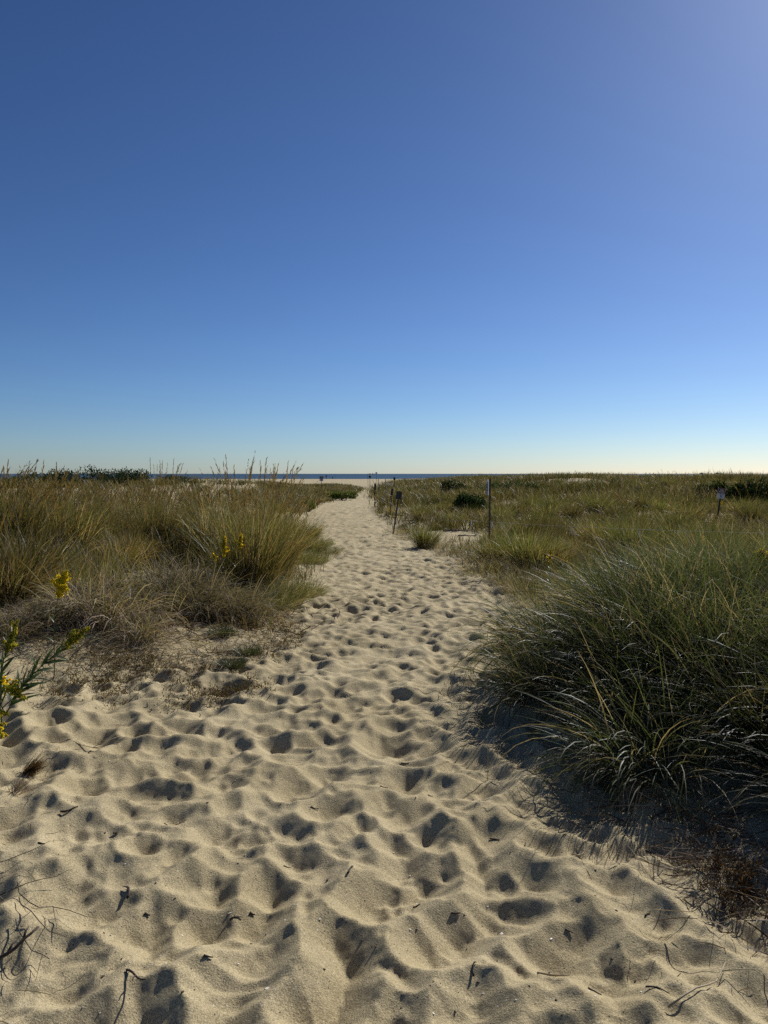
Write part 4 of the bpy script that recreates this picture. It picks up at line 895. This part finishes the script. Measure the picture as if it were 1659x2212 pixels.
# dry brown tuft blown over on the left
p = at(75, 1655); t = thing('dry_root_tuft', 'uprooted dark brown grass tuft lying on its side at left on the sand', 'dead grass', (p.x, p.y, surf(p.x, p.y)), 0)
n = 260; P = rng.normal(0, .012, (n, 3)) + np.array([-.05, 0, .02]); V, F, c, _, _ = strips(P, rng.uniform(.06, .15, n), rng.normal(.35, .45, n), rng.uniform(.6, 1.4, n), rng.uniform(-.3, .3, n), np.full(n, .003), 3, pal(RUST, n), pal(RUST + GOLD[:1], n)); obj('blades', mesh_np('blades', V, F, c), M_DRY, t, kind='stuff')
mb = MB(); mb.tube([(-.24, -.03, .008), (-.16, -.01, .012), (-.04, 0, .02)], [.006, .010, .014], 6); obj('root', mb.mesh('root', True), M_TWIG, t)
p = at(30, 1700); t = thing('dry_root_tuft', 'small grey dry grass tuft near the left edge below the brown one', 'dead grass', (p.x, p.y, surf(p.x, p.y)), 0)
n = 90; P = rng.normal(0, .012, (n, 3)) + np.array([0, 0, .01]); V, F, c, _, _ = strips(P, rng.uniform(.05, .13, n), rng.normal(.6, .8, n), rng.uniform(.6, 1.5, n), rng.uniform(-.3, .3, n), np.full(n, .003), 3, pal(DEADC, n), pal(DEADC + RUST, n)); obj('blades', mesh_np('blades', V, F, c), M_DRY, t, kind='stuff')
EP = [at(px, py) for px, py in [(40, 1620), (110, 1700), (60, 1760), (30, 1850), (150, 1640), (260, 1560), (1380, 1800), (1450, 1850), (1520, 1960), (1580, 2050), (1500, 2080), (1400, 1900), (1620, 2120), (30, 1950), (80, 2080)]]
litter('scattered_straw', 170, EP, (.12, .10), 'scattered bits of straw and dry grass on the edges of the trodden sand', STRAWC + DEADC + RUST + RUST, L=(.03, .16), wd=(.002, .0035), th=(1.4, 1.6))
# shells and pebbles
def pebble_mesh(flat):
    V = []; F = []
    nseg = 7
    for i, (rr_, z) in enumerate(((.6, -.5), (1, 0), (.7, .7))):
        for k in range(nseg):
            a = 2 * math.pi * k / nseg; q = rr_ * R.uniform(.85, 1.12); V.append((q * math.cos(a), .75 * q * math.sin(a), z * flat))
    for i in range(2):
        for k in range(nseg): F.append((i * nseg + k, i * nseg + (k + 1) % nseg, (i + 1) * nseg + (k + 1) % nseg, (i + 1) * nseg + k))
    F.append(tuple(range(2 * nseg, 3 * nseg))); mb = MB(); mb.add(V, F); return mb.mesh('shell_chip', True)
SH = [pebble_mesh(.25), pebble_mesh(.35), pebble_mesh(.18)]
def chip(px, py, s, label='tiny pale shell chip on the sand', group='pale shell chips on the sand', name='shell_chip', mat=M_SHELL):
    p = at(px, py); o = obj(name, R.choice(SH) if mat is M_SHELL else pebble_mesh(.6), mat, None, (p.x, p.y, surf(p.x, p.y)), (R.uniform(-.3, .3), R.uniform(-.3, .3), R.uniform(0, 3)), (s * 1.4, s, s)); return tag(o, label, 'shell' if mat is M_SHELL else 'pebble', group)
chip(692, 2150, .011, 'flat white shell chip near the bottom centre of the sand', None)
chip(578, 2105, .010, 'white shell fragment on the sand left of the bottom centre', None)
chip(1178, 2088, .010, 'white round shell bit at the end of the light twig', None)
chip(1085, 1958, .012, 'oval pale shell lying right of the centre of the near sand', None)
for _ in range(60):
    px, py = R.uniform(60, 1450), R.uniform(1600, 2205)
    if px > 1100 and py < 1750: continue
    chip(px, py, R.uniform(.003, .0062))
PEB = 'dark pebbles and crumbs on the sand'
for _ in range(45):
    px, py = R.uniform(60, 1500), R.uniform(1640, 2205)
    chip(px, py, R.uniform(.003, .006), 'tiny dark crumb of bark on the sand', PEB, 'bark_crumb', M_TWIG)
# driftwood on the bare patches of the right dune
for px, py, L, a, r, lab in [(985, 1147, .9, .1, .035, 'bleached driftwood log lying on the bare sand left of the tall post'), (1010, 1158, .7, .35, .025, 'grey driftwood branch lying on the bare sand in front of the log'), (1130, 1160, .5, -.2, .03, 'short dark driftwood piece on the bare sand right of the tall post'), (905, 1104, .9, .15, .04, 'driftwood pieces on the bare sand behind the dark leaning sign')]:
    stick('driftwood', lab, px, py, L, a, r, .1, 2, M_DRIFT, 'driftwood on the right dune', cat='driftwood')
